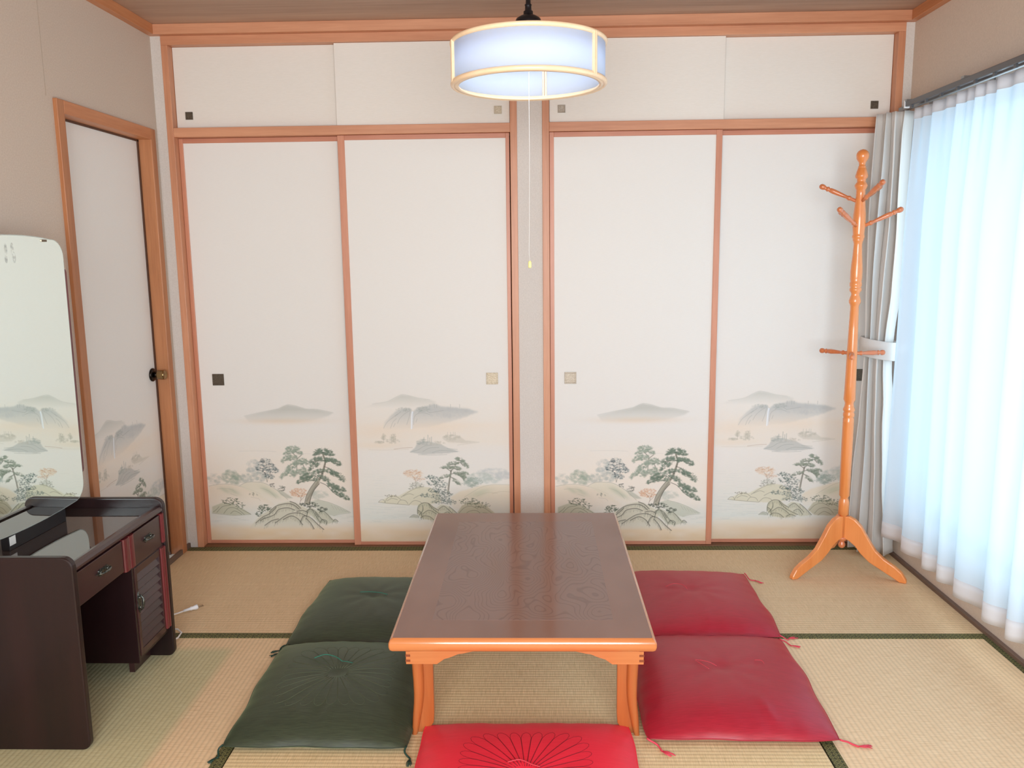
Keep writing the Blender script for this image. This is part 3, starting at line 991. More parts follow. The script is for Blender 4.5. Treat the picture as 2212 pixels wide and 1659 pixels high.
M_glass = glass_mat()
M_alu = plain('grey_aluminium', (150, 152, 154), .35, .9)
M_alu_d = plain('dark_aluminium', (112, 114, 118), .4, .8)
w1 = thing('window_1', (WR + .08, -1.42, WZ0), kind='structure')
fr = MB()
for (a, b_) in ((WY0, WY0 + .04), (WY1 - .04, WY1), (-1.45, -1.40)):
    fr.box(WR + .05, WR + .10, a, b_, WZ0, WZ1)
fr.box(WR + .05, WR + .10, WY0, WY1, WZ0, WZ0 + .04)
fr.box(WR + .05, WR + .10, WY0, WY1, WZ1 - .04, WZ1)
obj('window_frame', fr, M_alu, w1)
obj('pane', bx(WR + .072, WR + .076, WY0 + .04, -1.45, WZ0 + .04, WZ1 - .04), M_glass, w1)
obj('pane', bx(WR + .072, WR + .076, -1.40, WY1 - .04, WZ0 + .04, WZ1 - .04), M_glass, w1)
w2 = thing('window_2', (.15, REAR - .05, rz0), kind='structure')
fr = MB()
for (a, b_) in ((rx0, rx0 + .04), (rx1 - .04, rx1), (.13, .17)):
    fr.box(a, b_, REAR - .1, REAR - .05, rz0, rz1)
fr.box(rx0, rx1, REAR - .1, REAR - .05, rz0, rz0 + .04)
fr.box(rx0, rx1, REAR - .1, REAR - .05, rz1 - .04, rz1)
obj('window_frame', fr, M_alu, w2)
obj('pane', bx(rx0 + .04, rx1 - .04, REAR - .08, REAR - .076, rz0 + .04, rz1 - .04), M_glass, w2)

# trims -----------------------------------------------------------
def trim(n, mb, m, bevel=.0015):
    return obj('trim_%d' % n, mb, m, kind='structure', bevel=bevel)


trim(1, bx(WL, WR, -0.030, 0.10, 2.228, HT), M_frame_h)                    # ceiling trim, back wall
trim(2, bx(WL, WL + .030, REAR, -0.030, 2.228, HT), M_frame_y)            # ceiling trim, left
trim(3, bx(WR - .030, WR, REAR, -0.030, 2.228, HT), M_frame_y)            # ceiling trim, right
trim(4, bx(-1.456, 1.619, 0.0, 0.10, 2.192, 2.228), M_frame_h)             # upper head beam
POSTS = [(-1.456, -1.428), (-0.0005, 0.0285), (0.1345, 0.1635), (1.590, 1.619)]
for i, (a, b_) in enumerate(POSTS):
    trim(5 + i, bx(a, b_, 0.0, 0.10, 0.0, 2.192), M_frame_v)
trim(9, bx(-1.428, -0.0005, 0.0005, 0.10, 1.8205, 1.858), M_frame_h)        # middle rail, left closet
trim(10, bx(0.1635, 1.590, 0.0005, 0.10, 1.8205, 1.858), M_frame_h)
trim(11, bx(-1.428, -0.0005, 0.0008, 0.10, -0.05, 0.0035), M_sill)          # sill
trim(12, bx(0.1635, 1.590, 0.0008, 0.10, -0.05, 0.0035), M_sill)
obj('baseboard_left', bx(WL, WL + .012, REAR, -0.001, -0.001, 0.022), M_base, kind='structure', bevel=.001)
obj('baseboard_right', bx(WR - .016, WR, REAR, 0.003, -0.001, 0.014), M_base, kind='structure', bevel=.001)
# window head strip
trim(13, bx(WR - .010, WR, WY0 - .05, -0.20, 1.888, 1.905), plain('white_head_strip', (214, 208, 200), .6))

# left door -----------------------------------------------------------
d1 = thing('door_1', (WL - .05, (DY0 + DY1) / 2, 0), kind='structure')
cas = MB()
cw = .042
cas.box(WL - .09, WL + .014, DY0, DY0 + cw, 0, DZ)
cas.box(WL - .09, WL + .014, DY1 - cw, DY1, 0, DZ)
obj('door_frame', cas, M_frame_door, d1, bevel=.002)
obj('door_head', bx(WL - .09, WL + .0145, DY0 + cw, DY1 - cw, DZ - .045, DZ), M_frame_y, d1, bevel=.002)
obj('door_stop', MB().box(WL - .060, WL - .040, DY0 + cw, DY0 + cw + .008, 0, DZ - .045).box(WL - .060, WL - .040, DY1 - cw - .010, DY1 - cw, 0, DZ - .045).box(WL - .060, WL - .040, DY0 + cw, DY1 - cw, DZ - .053, DZ - .045),
    wood('stop_wood', (70, 42, 28), (96, 62, 42), 'z', .5), d1)
KX = WL - .045
DYK = -0.125
M_brass = plain('antique_brass', (150, 122, 84), .22, 1.0)
M_dbrass = plain('dark_bronze', (52, 46, 42), .25, 1.0)
knob = MB()
knob.lathe([(0, .0), (0, .028), (.004, .029), (.008, .026), (.011, .014)], (KX, DYK, .82), (1, 0, 0), 40)
knob.lathe([(.010, .011), (.024, .010)], (KX, DYK, .82), (1, 0, 0), 30)
kn = obj('door_knob', knob, M_dbrass, d1, label='round bronze door knob rose')
obj('knob_grip', MB().lathe([(.022, .012), (.025, .0175), (.028, .0185), (.052, .0205), (.056, .020), (.058, .018), (.057, .015), (.054, .011), (.053, .0)], (KX, DYK, .82), (1, 0, 0), 40), M_brass, kn)

# ================================================================== CLOSET DOORS
cvA = paint_pines()
cvB = paint_falls()
meA = paper_mesh('painted_panel', cvA)
meB = paper_mesh('painted_panel', cvB)
M_pull_d = speckled('dark_bronze_pull', (84, 74, 62), (112, 100, 86), .5, scale=220, bstr=.5, Metallic=.7)
M_pull_l = speckled('pale_brass_pull', (160, 146, 124), (190, 176, 154), .45, scale=260, bstr=.6, Metallic=.55)
M_pull_m = speckled('grey_brass_pull', (134, 122, 108), (160, 148, 132), .35, scale=260, bstr=.5, Metallic=.6)


def pull(par, x, z, s, y, m, sub='finger_pull', rim=None):
    """square recessed finger pull, x,z = lower left"""
    t = s * .11
    r = MB()
    for a in ((x, x + s, z, z + t), (x, x + s, z + s - t, z + s), (x, x + t, z + t, z + s - t), (x + s - t, x + s, z + t, z + s - t)):
        r.box(a[0], a[1], y - .0028, y + .001, a[2], a[3])
    o = obj(sub, r, m, par, bevel=.0006)
    obj('pull_plate', bx(x + t, x + s - t, y - .0008, y + .001, z + t, z + s - t), m, o)
    return o


def fusuma(label, x0, x1, y, me, xs, pullx, pm, zb=0.004, zt=1.8195):
    """x0..x1 full door, y = front face of frame, xs = white sheet start x"""
    t = thing('sliding_closet_panel', ((x0 + x1) / 2, y + .009, 0.0035), label, 'sliding door', 'painted closet doors on the back wall')
    x_l, x_r = xs
    zb0, zt0 = 0.0185, 1.7995
    core = bx(x0 + .003, x1 - .003, y + .009, y + .018, zb + .003, zt - .002)
    obj('door_core', core, plain_core, t)
    sm = me
    p = bpy.data.objects.new('painted_panel', sm)
    COL.objects.link(p)
    p.parent = t
    p.location = Vector((x_l - .001, y + .005, 0)) - Vector(t.location)
    p.scale = ((x_r - x_l + .002) / SHEET_W, 1, 1)
    obj('stile', bx(x0, x_l, y, y + .018, zb, zt), M_stile, t, bevel=.0012)
    obj('stile', bx(x_r, x1, y, y + .018, zb, zt), M_stile, t, bevel=.0012)
    obj('bottom_rail', bx(x_l, x_r, y, y + .018, zb, zb0), M_rail_low, t, bevel=.0012)
    obj('top_rail', bx(x_l, x_r, y, y + .018, zt0, zt), M_rail_low, t, bevel=.0012)
    if pullx is not None:
        pull(t, pullx, .745, .052, y + .005, pm)
    return t


plain_core = plain('door_core', (210, 200, 185), .8)
YF, YR = 0.016, 0.042      # front and rear track
fusuma('left-most tall closet door with dark square pull and painted twin pines', -1.427, -0.706, YR, meA, (-1.4095, -0.728), -1.353, M_pull_d)
fusuma('tall closet door left of the wall post with waterfall painting and pale pull', -0.735, -0.0045, YF, meB, (-0.7055, -0.0205), -0.1185, M_pull_l)
fusuma('tall closet door right of the wall post with grey pull and painted pines', 0.165, 0.8905, YF, meA, (0.1835, 0.8655), 0.2275, M_pull_m)
fusuma('right-most tall closet door with waterfall painting behind the coat rack', 0.862, 1.588, YR, meB, (0.880, 1.5695), 1.500, M_pull_d)

M_upper = speckled('plain_door_paper', (226, 220, 210), (232, 226, 217), .75, (4, 4, 90), 14, .05)


def upper(label, x0, x1, y, px, pm):
    t = thing('overhead_closet_panel', ((x0 + x1) / 2, y + .009, 1.859), label, 'sliding door', 'plain overhead closet doors')
    obj('door_panel', bx(x0, x1, y, y + .016, 1.8595, 2.1915), M_upper, t, bevel=.001)
    pull(t, px, 1.897, .0315, y - .0005, pm)


upper('left-most small overhead door with dark pull above the far left closet', -1.4265, -0.7205, YR, -1.388, M_pull_d)
upper('small overhead door partly behind the left half of the lamp', -0.7335, -0.0020, YF, -0.0665, M_pull_l)
upper('small overhead door partly behind the right half of the lamp', 0.165, 0.893, YF, 0.2005, M_pull_m)
upper('right-most small overhead door with dark pull near the curtain rail', 0.880, 1.5885, YR, 1.5075, M_pull_d)

# painted panel on the left door: same artwork family, rotated to face +x
dp = bpy.data.objects.new('door_panel', paper_mesh('door_panel', cvB, top=DZ - .046, z0=.014))
COL.objects.link(dp)
dp.parent = d1
dp.rotation_euler = (0, 0, PI / 2)
dp.scale = ((DY1 - DY0 - 2 * cw - .006) / SHEET_W, 1, 1)
dp.location = Vector((WL - .045, DY0 + cw + .003, 0)) - Vector(d1.location)
dp.data.transform(Matrix.Identity(4))

# ================================================================== LOW TABLE
M_orange_x = wood('honey_wood_x', (186, 108, 56), (208, 130, 76), 'x', .22, 1.0, scale=12, stretch=.05)
M_orange_z = wood('honey_wood_z', (160, 82, 38), (188, 108, 56), 'z', .3, .5, scale=12, stretch=.05)
M_orange_y = wood('honey_wood_y', (204, 126, 70), (226, 150, 92), 'y', .3, .5, scale=12, stretch=.05)


def lacquer(name, c1, c2, rings):
    m, nt, b = new_mat(name)
    v = coords(nt, (1, .55, 1))
    n = noise(nt, v, 3.2, 3, .6)
    if rings:
        nb = noise(nt, v, 4.5, 2, .45)
        m1 = nt.nodes.new('ShaderNodeMath'); m1.operation = 'MULTIPLY'; link(nt, nb, m1.inputs[0]); m1.inputs[1].default_value = 280
        m2 = nt.nodes.new('ShaderNodeMath'); m2.operation = 'SINE'; link(nt, m1.outputs[0], m2.inputs[0])
        m3 = nt.nodes.new('ShaderNodeMath'); m3.operation = 'MULTIPLY_ADD'; link(nt, m2.outputs[0], m3.inputs[0]); m3.inputs[1].default_value = .5; m3.inputs[2].default_value = .5
        link(nt, ramp(nt, m3.outputs[0], [(0.0, lin(c1)), (.22, lin(c2)), (1, lin(c2))]), b.inputs['Base Color'])
    else:
        link(nt, ramp(nt, n, [(.3, lin(c1)), (.7, lin(c2))]), b.inputs['Base Color'])
    b.inputs['Roughness'].default_value = .16
    b.inputs['Specular IOR Level'].default_value = .7
    if rings:
        bump(nt, b, m3.outputs[0], .05, .0004)
    return m


TXC, TW = 0.0565, 0.688
TX0, TX1, TY0, TY1, TZ = TXC - TW / 2, TXC + TW / 2, -1.571, -0.523, .330
tb = thing('low_table', (TXC, -1.047, 0), 'low honey-wood folding table with a glossy dark brown top', 'table')


def rbox_outline(x0, x1, y0, y1, r, n=5):
    o = []
    for cx_, cy2, a0 in ((x1 - r, y1 - r, 0), (x0 + r, y1 - r, PI / 2), (x0 + r, y0 + r, PI), (x1 - r, y0 + r, 3 * PI / 2)):
        for k in range(n + 1):
            a = a0 + PI / 2 * k / n
            o.append((cx_ + r * math.cos(a), cy2 + r * math.sin(a)))
    return o


XY = lambda a, b, d: (a, b, d)
XZ = lambda a, b, d: (a, d, b)
YZ = lambda a, b, d: (d, a, b)
slab = MB()
# edge band, profiled: lofted outline rings
prof = [(.0, .296), (-.0035, .300), (-.0050, .308), (-.0045, .318), (-.001, .326), (.006, .3300)]
rows = []
for ins, z in prof:
    rows.append([(a, b, z) for a, b in rbox_outline(TX0 + ins, TX1 - ins, TY0 + ins, TY1 - ins, .006)])
slab.grid(rows, closed_u=True, smooth=True)
slab.add(rows[-1], [tuple(range(len(rows[-1])))])
slab.add(rows[0], [tuple(range(len(rows[0])))[::-1]])
obj('edge_moulding', slab, M_orange_x, tb, label='honey-coloured rounded table edge')
obj('tabletop', MB().prism(rbox_outline(TX0 + .006, TX1 - .006, TY0 + .006, TY1 - .006, .005), XY, .3290, .3308), lacquer('brown_lacquer', (122, 82, 65), (138, 98, 80), False), tb, label='glossy dark brown top')
obj('inlay_panel', MB().prism(rbox_outline(TX0 + .098, TX1 - .098, TY0 + .11, TY1 - .11, .002, 1), XY, .3300, .3313), lacquer('burl_lacquer', (112, 78, 65), (127, 92, 78), True), tb, label='burl wood inlay with swirling grain')
# aprons (front/rear with cloud-cut brackets)
AX0, AX1 = -0.2545, 0.3775
AYF, AYR = -1.53, -.565
ht = .296
cut = [(0, .238), (.083, .238), (.094, .246), (.102, .252), (.118, .257), (.130, .262), (.140, .2665), (.152, .268), (.165, .271), (.180, .2745), (.21, .279)]
left = [(AX0 + a, z) for a, z in cut]
right = [(AX1 - a, z) for a, z in cut[::-1]]
outl = left + right + [(AX1, ht), (AX0, ht)]
for nm, y0, y1 in (('apron', AYF, AYF + .018), ('apron', AYR - .018, AYR)):
    ap = obj(nm, MB().prism(outl, XZ, y0, y1), M_orange_x, tb, bevel=.001)
    if y0 == AYF:
        mj = plain('joint_dark', (132, 66, 34), .45)
        for z in (.245, .2595, .2745):
            obj('finger_joint', bx(AX0 - .0008, AX0 + .012, y0 - .0008, y0 + .010, z, z + .0062), mj, ap)
            obj('finger_joint', bx(AX1 - .012, AX1 + .0008, y0 - .0008, y0 + .010, z, z + .0062), mj, ap)
for x0, x1 in ((AX0, AX0 + .018), (AX1 - .018, AX1)):
    obj('side_apron', bx(x0, x1, AYF + .018, AYR - .018, .240, ht), M_orange_y, tb, bevel=.001)
# legs
def leg(sx, sy):
    ex = AX0 + .004 if sx < 0 else AX1 - .004
    yf = AYF + .052 if sy < 0 else AYR - .052
    mb = MB()
    # rounded outer post, gently bowed
    rows = []
    for z, off, wd, dp_ in ((.27, 0, .032, .052), (.24, 0, .032, .052), (.20, -.001, .032, .052), (.16, -.003, .031, .052), (.12, -.004, .029, .051), (.09, -.003, .027, .05), (.06, .000, .025, .048), (.03, .002, .021, .045), (.01, .003, .018, .043), (.0, .004, .016, .041)):
        ring = []
        xo = ex - sx * off * -1
        c_x = xo - sx * wd / 2
        c_y = yf - sy * dp_ / 2
        for k in range(20):
            a = 2 * PI * k / 20
            ca, sa = math.cos(a), math.sin(a)
            p_ = 4.0
            rr = (abs(ca) ** p_ + abs(sa) ** p_) ** (-1 / p_)
            ring.append((c_x + ca * rr * wd / 2, c_y + sa * rr * dp_ / 2, z))
        rows.append(ring)
    mb.grid(rows, closed_u=True)
    mb.add(rows[-1], [tuple(range(20))])
    mb.add(rows[0], [tuple(range(20))])
    o = obj('leg', mb, M_orange_z, tb)
    x_in = ex - sx * .031
    web = [(-.014, .27), (.034, .27), (.034, .17), (.034, .06), (.032, .03), (.014, .0), (-.018, 0), (-.016, .05), (-.014, .12)]
    obj('leg_web', MB().prism([(x_in - sx * a + sx * .006, z) for a, z in web], XZ, yf - sy * .014, yf - sy * .036), M_orange_z, o, bevel=.002)


for sx in (-1, 1):
    for sy in (-1, 1):
        leg(sx, sy)

# ================================================================== CUSHIONS
def satin(name, c, c2, rough=.38, sheen=.35, tint=(1, 1, 1)):
    m, nt, b = new_mat(name)
    v = coords(nt, (1, 1, 1))
    mp = nt.nodes.new('ShaderNodeMapping')
    mp.inputs['Rotation'].default_value = (0, 0, .7)
    mp.inputs['Scale'].default_value = (9, 180, 9)
    link(nt, v, mp.inputs[0])
    n = noise(nt, mp.outputs[0], 3, 3)
    n2 = noise(nt, v, 5, 3)
    link(nt, ramp(nt, n, [(.3, lin(c)), (.7, lin(c2))]), b.inputs['Base Color'])
    b.inputs['Roughness'].default_value = rough
    b.inputs['Sheen Weight'].default_value = sheen
    b.inputs['Sheen Roughness'].default_value = .35
    b.inputs['Sheen Tint'].default_value = (*tint, 1)
    b.inputs['Specular IOR Level'].default_value = .55
    bump(nt, b, n, .12, .0008)
    return m


M_red = satin('crimson_satin', (150, 18, 38), (172, 28, 48), .42, .25, lin((255, 90, 100)))
M_red2 = satin('scarlet_satin', (226, 34, 56), (236, 44, 66), .5, .3, lin((255, 100, 110)))
M_green = satin('olive_satin', (40, 47, 34), (60, 70, 50), .50, .3, lin((170, 200, 150)))
M_redthread = plain('red_thread', (206, 60, 74), .6)
M_redfringe = plain('red_fringe', (214, 66, 84), .6)
M_stitch = plain('maroon_stitching', (110, 8, 26), .7)
M_gstitch = plain('olive_stitching', (84, 92, 70), .6)
M_teal = plain('teal_thread', (40, 120, 100), .6)
M_dteal = plain('dark_green_thread', (22, 56, 44), .6)


def cushion(label, cat_grp, corners, m, seed, thick, tas, thread, thread_m, fringe_m, stitch=None, folds=()):
    """corners: (x0,y0) (x1,y0) (x1,y1) (x0,y1) near-left, near-right, far-right, far-left"""
    r_ = np.random.RandomState(seed)
    ph = r_.uniform(0, 6.28, 12)
    cs = [Vector((*c_, 0)) for c_ in corners]
    ctr = sum(cs, Vector()) / 4

    def plan(u, v):
        a = (u + 1) / 2; b = (v + 1) / 2
        # rounded-in edges between pointed corners
        wob = .012
        p = cs[0] * (1 - a) * (1 - b) + cs[1] * a * (1 - b) + cs[2] * a * b + cs[3] * (1 - a) * b
        ex = wob * (math.sin(3.1 * v + ph[0]) * .45 + math.sin(8 * v + ph[1]) * .25) * abs(u) ** 6 * (1 - v * v)
        ey = wob * (math.sin(2.7 * u + ph[2]) * .35 + math.sin(9 * u + ph[3]) * .2) * abs(v) ** 6 * (1 - u * u)
        bow = .010
        return p.x + ex - u * abs(u) ** 3 * bow * 0 + u * abs(u) ** 5 * (-.006) * (v ** 6), p.y + ey + v * abs(v) ** 5 * (-.006) * (u ** 6)

    def top(u, v):
        e = max(0, 1 - abs(u) ** 3.2) ** .6 * max(0, 1 - abs(v) ** 3.2) ** .62
        rr = math.hypot(u, v)
        h = thick * e
        h *= 1 - .16 * (rr * .6) ** 2
        h -= thick * .14 * math.exp(-(rr / .09) ** 2) + thick * .05 * math.exp(-(rr / .30) ** 2)
        an = math.atan2(v, u)
        h += .0010 * math.sin(an * 9 + ph[4]) * math.exp(-((rr - .35) / .2) ** 2)
        # puckers along the edges
        h += .0016 * math.sin(u * 26 + ph[5]) * (abs(v) ** 9) * e * 2
        h += .0016 * math.sin(v * 26 + ph[6]) * (abs(u) ** 9) * e * 2
        h += .0035 * math.sin(u * 2.3 + v * 1.7 + ph[7]) * e
        for (fu, fv, du, dv, amp, wd_) in folds:
            du_, dv_ = du / math.hypot(du, dv), dv / math.hypot(du, dv)
            al = (u - fu) * du_ + (v - fv) * dv_
            ac = -(u - fu) * dv_ + (v - fv) * du_
            L_ = math.hypot(du, dv)
            tt = al / L_
            if -.1 < tt < 1.1:
                h += amp * math.exp(-(ac / wd_) ** 2) * max(0, math.sin(PI * (tt + .1) / 1.2)) * e
        return max(h, 0)

    SEAM = .017
    N = 56
    us = [math.sin(PI / 2 * (-1 + 2 * i / N)) * .35 + (-1 + 2 * i / N) * .65 for i in range(N + 1)]
    rows = []
    for v in us:
        rows.append([(*plan(u, v), SEAM + top(u, v)) for u in us])
    mb = MB()
    mb.grid(rows)
    rows2 = []
    for v in us:
        rw = []
        for u in us:
            e = max(0, 1 - abs(u) ** 4) ** .5 * max(0, 1 - abs(v) ** 4) ** .5
            rw.append((*plan(u, v), SEAM - min(SEAM - .001, .022 * e)))
        rows2.append(rw)
    base = len(mb.v)
    mb.grid([r[::-1] for r in rows2])
    t = thing('floor_cushion', (ctr.x, ctr.y, 0), label, 'cushion', cat_grp)
    cov = obj('cover', mb, m, t)

    def surf(x, y, lift=0):
        # invert plan approx (corners form a near rectangle)
        u = v = 0.0
        for _ in range(12):
            px, py = plan(u, v)
            u += (x - px) / ((cs[1].x - cs[0].x) / 2); v += (y - py) / ((cs[3].y - cs[0].y) / 2)
            u = min(.999, max(-.999, u)); v = min(.999, max(-.999, v))
        return Vector((x, y, SEAM + top(u, v) + lift))
    # seam piping
    ring = []
    for k in range(4 * 24):
        s_ = k // 24; q = (k % 24) / 24 * 2 - 1
        u, v = [(q, -1), (1, q), (-q, 1), (-1, -q)][s_]
        ring.append((*plan(u, v), SEAM))
    obj('seam', MB().tube(ring, .0016, 6, closed=True), m, t)
    # tassels
    for (ci, end, big) in tas:
        u, v = [(-1, -1), (1, -1), (1, 1), (-1, 1)][ci]
        px, py = plan(u, v)
        a = Vector((px, py, SEAM)); b = Vector((*end, .004))
        d = b - a
        side = Vector((-d.y, d.x, 0)).normalized()
        cord = []
        for k in range(9):
            q = k / 8 * .62
            p = a.lerp(b, q) + side * .006 * math.sin(q * 9 + seed)
            p.z = max(.0035, SEAM * (1 - q * 2.4) + .0035)
            cord.append(p)
        o = obj('tassel', MB().tube(cord, .0024 * big, 6), fringe_m, t)
        st = MB()
        for k in range(9):
            e_ = b + side * r_.uniform(-.008, .008) + d.normalized() * r_.uniform(-.006, .006)
            e_.z = .0022 + r_.uniform(0, .003)
            p0 = cord[-1] - d.normalized() * .004
            mid = (p0 + e_) / 2 + side * r_.uniform(-.004, .004)
            mid.z = .0045
            st.tube([p0, mid, e_], .0010, 5)
        obj('fringe', st, fringe_m, o)
    # tufting thread
    if thread:
        for pts, rad in thread:
            th = MB()
            P_ = []
            for (x, y, l) in pts:
                P_.append(surf(x, y, l))
            # smooth
            Q = []
            for i in range(len(P_) - 1):
                p0 = P_[max(0, i - 1)]; p1 = P_[i]; p2 = P_[i + 1]; p3 = P_[min(len(P_) - 1, i + 2)]
                for k in range(6):
                    tt = k / 6
                    Q.append(.5 * ((2 * p1) + (-p0 + p2) * tt + (2 * p0 - 5 * p1 + 4 * p2 - p3) * tt * tt + (-p0 + 3 * p1 - 3 * p2 + p3) * tt ** 3))
            Q.append(P_[-1])
            th.tube(Q, rad, 6)
            obj('tuft_thread', th, thread_m, t)
    if stitch:
        st = MB()
        n, r0, hx, hy, rad, mm, c_ = stitch

        def pt(an, f):
            # squarish flower outline
            ca, sa = math.cos(an), math.sin(an)
            R_ = 1 / ((abs(ca / hx) ** 5 + abs(sa / hy) ** 5) ** .2)
            return (c_[0] + ca * R_ * f, c_[1] + sa * R_ * f)
        for k in range(n):
            a0 = 2 * PI * (k + .02) / n; a1 = 2 * PI * (k + .98) / n; am = (a0 + a1) / 2
            loop = []
            fs = [.16, .35, .55, .72, .84]
            for f in fs: loop.append(pt(am + (a0 - am) * min(1, .85 + .2 * f), f))
            for q in (0.15, .35, .5, .65, .85):
                an = a0 + (a1 - a0) * q
                loop.append(pt(an, .84 + .16 * math.sin(PI * q) ** .6))
            for f in fs[::-1]: loop.append(pt(am + (a1 - am) * min(1, .85 + .2 * f), f))
            P_ = []
            for i in range(len(loop) - 1):
                for q in (0, .5):
                    x = loop[i][0] * (1 - q) + loop[i + 1][0] * q; y = loop[i][1] * (1 - q) + loop[i + 1][1] * q
                    P_.append(surf(x, y, .0002))
            P_.append(surf(*loop[-1], .0002))
            st.tube(P_, rad, 4)
        obj('stitched_flower', st, mm, t, label='stitched chrysanthemum outline')
    return t


GG = 'green satin cushions left of the table'
RG = 'crimson satin cushions right of the table'
cushion('dark green satin floor cushion at the front left of the table', GG, [(-.758, -1.565), (-.250, -1.567), (-.262, -.985), (-.762, -.985)], M_green, 3, .060,
        [(0, (-.768, -1.612), 1.0), (1, (-.240, -1.622), 1.15), (3, (-.790, -1.035), .8)],
        [([(-.597, -1.196, .004), (-.565, -1.188, .010), (-.530, -1.197, .008), (-.505, -1.216, .003)], .0014), ([(-.505, -1.216, .003), (-.488, -1.222, .005), (-.470, -1.226, .002)], .0010)],
        M_teal, M_dteal, stitch=(28, .03, .17, .17, .0006, M_gstitch, (-.505, -1.276)),
        folds=[(-.35, -.55, .3, -.42, .006, .06), (.0, -.52, -.12, -.42, -.005, .05), (.1, -.5, -.02, -.4, .004, .04), (.7, -.6, .2, -.3, .003, .04)])
cushion('dark green satin floor cushion at the far left of the table', GG, [(-.758, -.982), (-.262, -.980), (-.262, -.425), (-.745, -.425)], M_green, 8, .058,
        [(0, (-.790, -1.01), .6)],
        [([(-.560, -.690, .004), (-.52, -.684, .007), (-.48, -.692, .006), (-.455, -.705, .003)], .0014)], M_teal, M_dteal,
        folds=[(.2, -.5, .05, -.4, .004, .05), (-.2, -.6, .1, -.3, .003, .05)])
cushion('crimson satin floor cushion at the front right of the table', RG, [(.388, -1.522), (.912, -1.524), (.925, -.930), (.398, -.932)], M_red, 11, .058,
        [(0, (.452, -1.572), 1.1), (1, (.985, -1.528), 1.1), (2, (.974, -.965), .9)],
        [([(.600, -1.200, .003), (.580, -1.206, .008), (.590, -1.225, .008), (.612, -1.250, .003)], .0009), ([(.592, -1.203, .006), (.620, -1.215, .007), (.642, -1.220, .003)], .0009), ([(.765, -1.185, .003), (.785, -1.19, .006), (.79, -1.203, .003)], .0009)],
        M_redthread, M_redfringe, folds=[(.25, -.5, .12, -.45, .005, .05), (-.2, -.6, .0, -.3, .003, .05)])
cushion('crimson satin floor cushion at the far right of the table', RG, [(.398, -.928), (.932, -.926), (.945, -.365), (.43, -.352)], M_red, 14, .054,
        [(1, (.985, -.900), .8), (2, (1.000, -.425), .9)],
        [([(.582, -.628, .003), (.61, -.618, .008), (.645, -.622, .008), (.660, -.640, .003)], .0010)], M_redthread, M_redfringe,
        folds=[(.1, -.6, .0, -.3, .003, .05)])
cushion('bright scarlet cushion with stitched flower at the near end of the table', None, [(-.222, -2.02), (.344, -2.02), (.352, -1.452), (-.222, -1.456)], M_red2, 21, .052,
        [(2, (.362, -1.446), .7)],
        [([(.02, -1.700, .004), (.05, -1.693, .007), (.08, -1.708, .006), (.10, -1.716, .004)], .0016), ([(.04, -1.745, .004), (.065, -1.730, .008), (.09, -1.742, .004)], .0016)],
        M_redthread, M_redfringe, stitch=(34, .03, .168, .178, .00045, M_stitch, (.065, -1.735)))

# ================================================================== COAT RACK
RXC, RYC = 1.361, -.283
M_rack = wood('orange_varnished_wood', (224, 132, 66), (238, 154, 88), 'z', .28, .7, scale=16, stretch=.05)
M_peg = wood('peg_wood', (196, 108, 62), (222, 136, 88), 'x', .3, .6, scale=16)
rk = thing('coat_rack', (RXC, RYC, 0), 'turned orange wood coat rack standing in front of the grey curtain', 'coat rack')
POLE = [(1.697, 0.0), (1.694, 0.0103), (1.688, 0.018), (1.68, 0.0226), (1.671, 0.0236), (1.661, 0.0219), (1.652, 0.0167), (1.647, 0.0129), (1.642, 0.0121), (1.634, 0.0116), (1.632, 0.0144), (1.63, 0.0149), (1.627, 0.0139), (1.625, 0.0155), (1.605, 0.0217), (1.597, 0.0237), (1.591, 0.0227), (1.587, 0.0196), (1.584, 0.017), (1.578, 0.016), (1.573, 0.016), (1.571, 0.0196), (1.569, 0.0196), (1.567, 0.0207), (1.563, 0.0238), (1.557, 0.0238), (1.553, 0.0217), (1.548, 0.0202), (1.544, 0.0171), (1.524, 0.0171), (1.504, 0.0181), (1.453, 0.0229), (1.427, 0.0239), (1.402, 0.0234), (1.376, 0.0209), (1.373, 0.0214), (1.368, 0.0235), (1.363, 0.023), (1.358, 0.0209), (1.354, 0.0198), (1.353, 0.0204), (1.349, 0.0183), (1.338, 0.0157), (1.297, 0.0175), (1.265, 0.0205), (1.234, 0.0225), (1.203, 0.0222), (1.191, 0.0203), (1.187, 0.0229), (1.176, 0.0229), (1.169, 0.0191), (1.165, 0.0229), (1.156, 0.0223), (1.149, 0.0172), (1.143, 0.0153), (1.133, 0.0179), (1.117, 0.023), (1.109, 0.0217), (1.101, 0.0179), (1.095, 0.016), (0.999, 0.018), (0.902, 0.02), (0.777, 0.0214), (0.721, 0.0229), (0.713, 0.0188), (0.706, 0.0168), (0.694, 0.0182), (0.683, 0.0229), (0.676, 0.0222), (0.67, 0.0189), (0.665, 0.0222), (0.654, 0.0223), (0.648, 0.0189), (0.643, 0.0216), (0.627, 0.0216), (0.502, 0.0218), (0.323, 0.0206), (0.316, 0.0158), (0.308, 0.0165), (0.296, 0.0206), (0.243, 0.0213), (.240, .0150), (.147, .0145), (.146, .0)]
obj('pole', MB().lathe(POLE, (RXC, RYC, 0), seg=36), M_rack, rk)
obj('finial', MB().lathe([(.146, .0), (.146, .020), (.141, .0205), (.132, .016), (.128, .010), (.124, .0095), (.118, .013), (.111, .0145), (.103, .012), (.098, .006), (.096, 0)], (RXC, RYC, 0), seg=28), M_peg, rk)
LEGP = [(.0, .236), (.018, .238), (.042, .228), (.069, .203), (.095, .160), (.128, .112), (.162, .084), (.204, .061), (.232, .040), (.249, .014), (.251, .004), (.249, .0), (.225, 0.0), (.198, .014), (.153, .036), (.104, .060), (.069, .090), (.046, .117), (.021, .135), (.0, .142)]
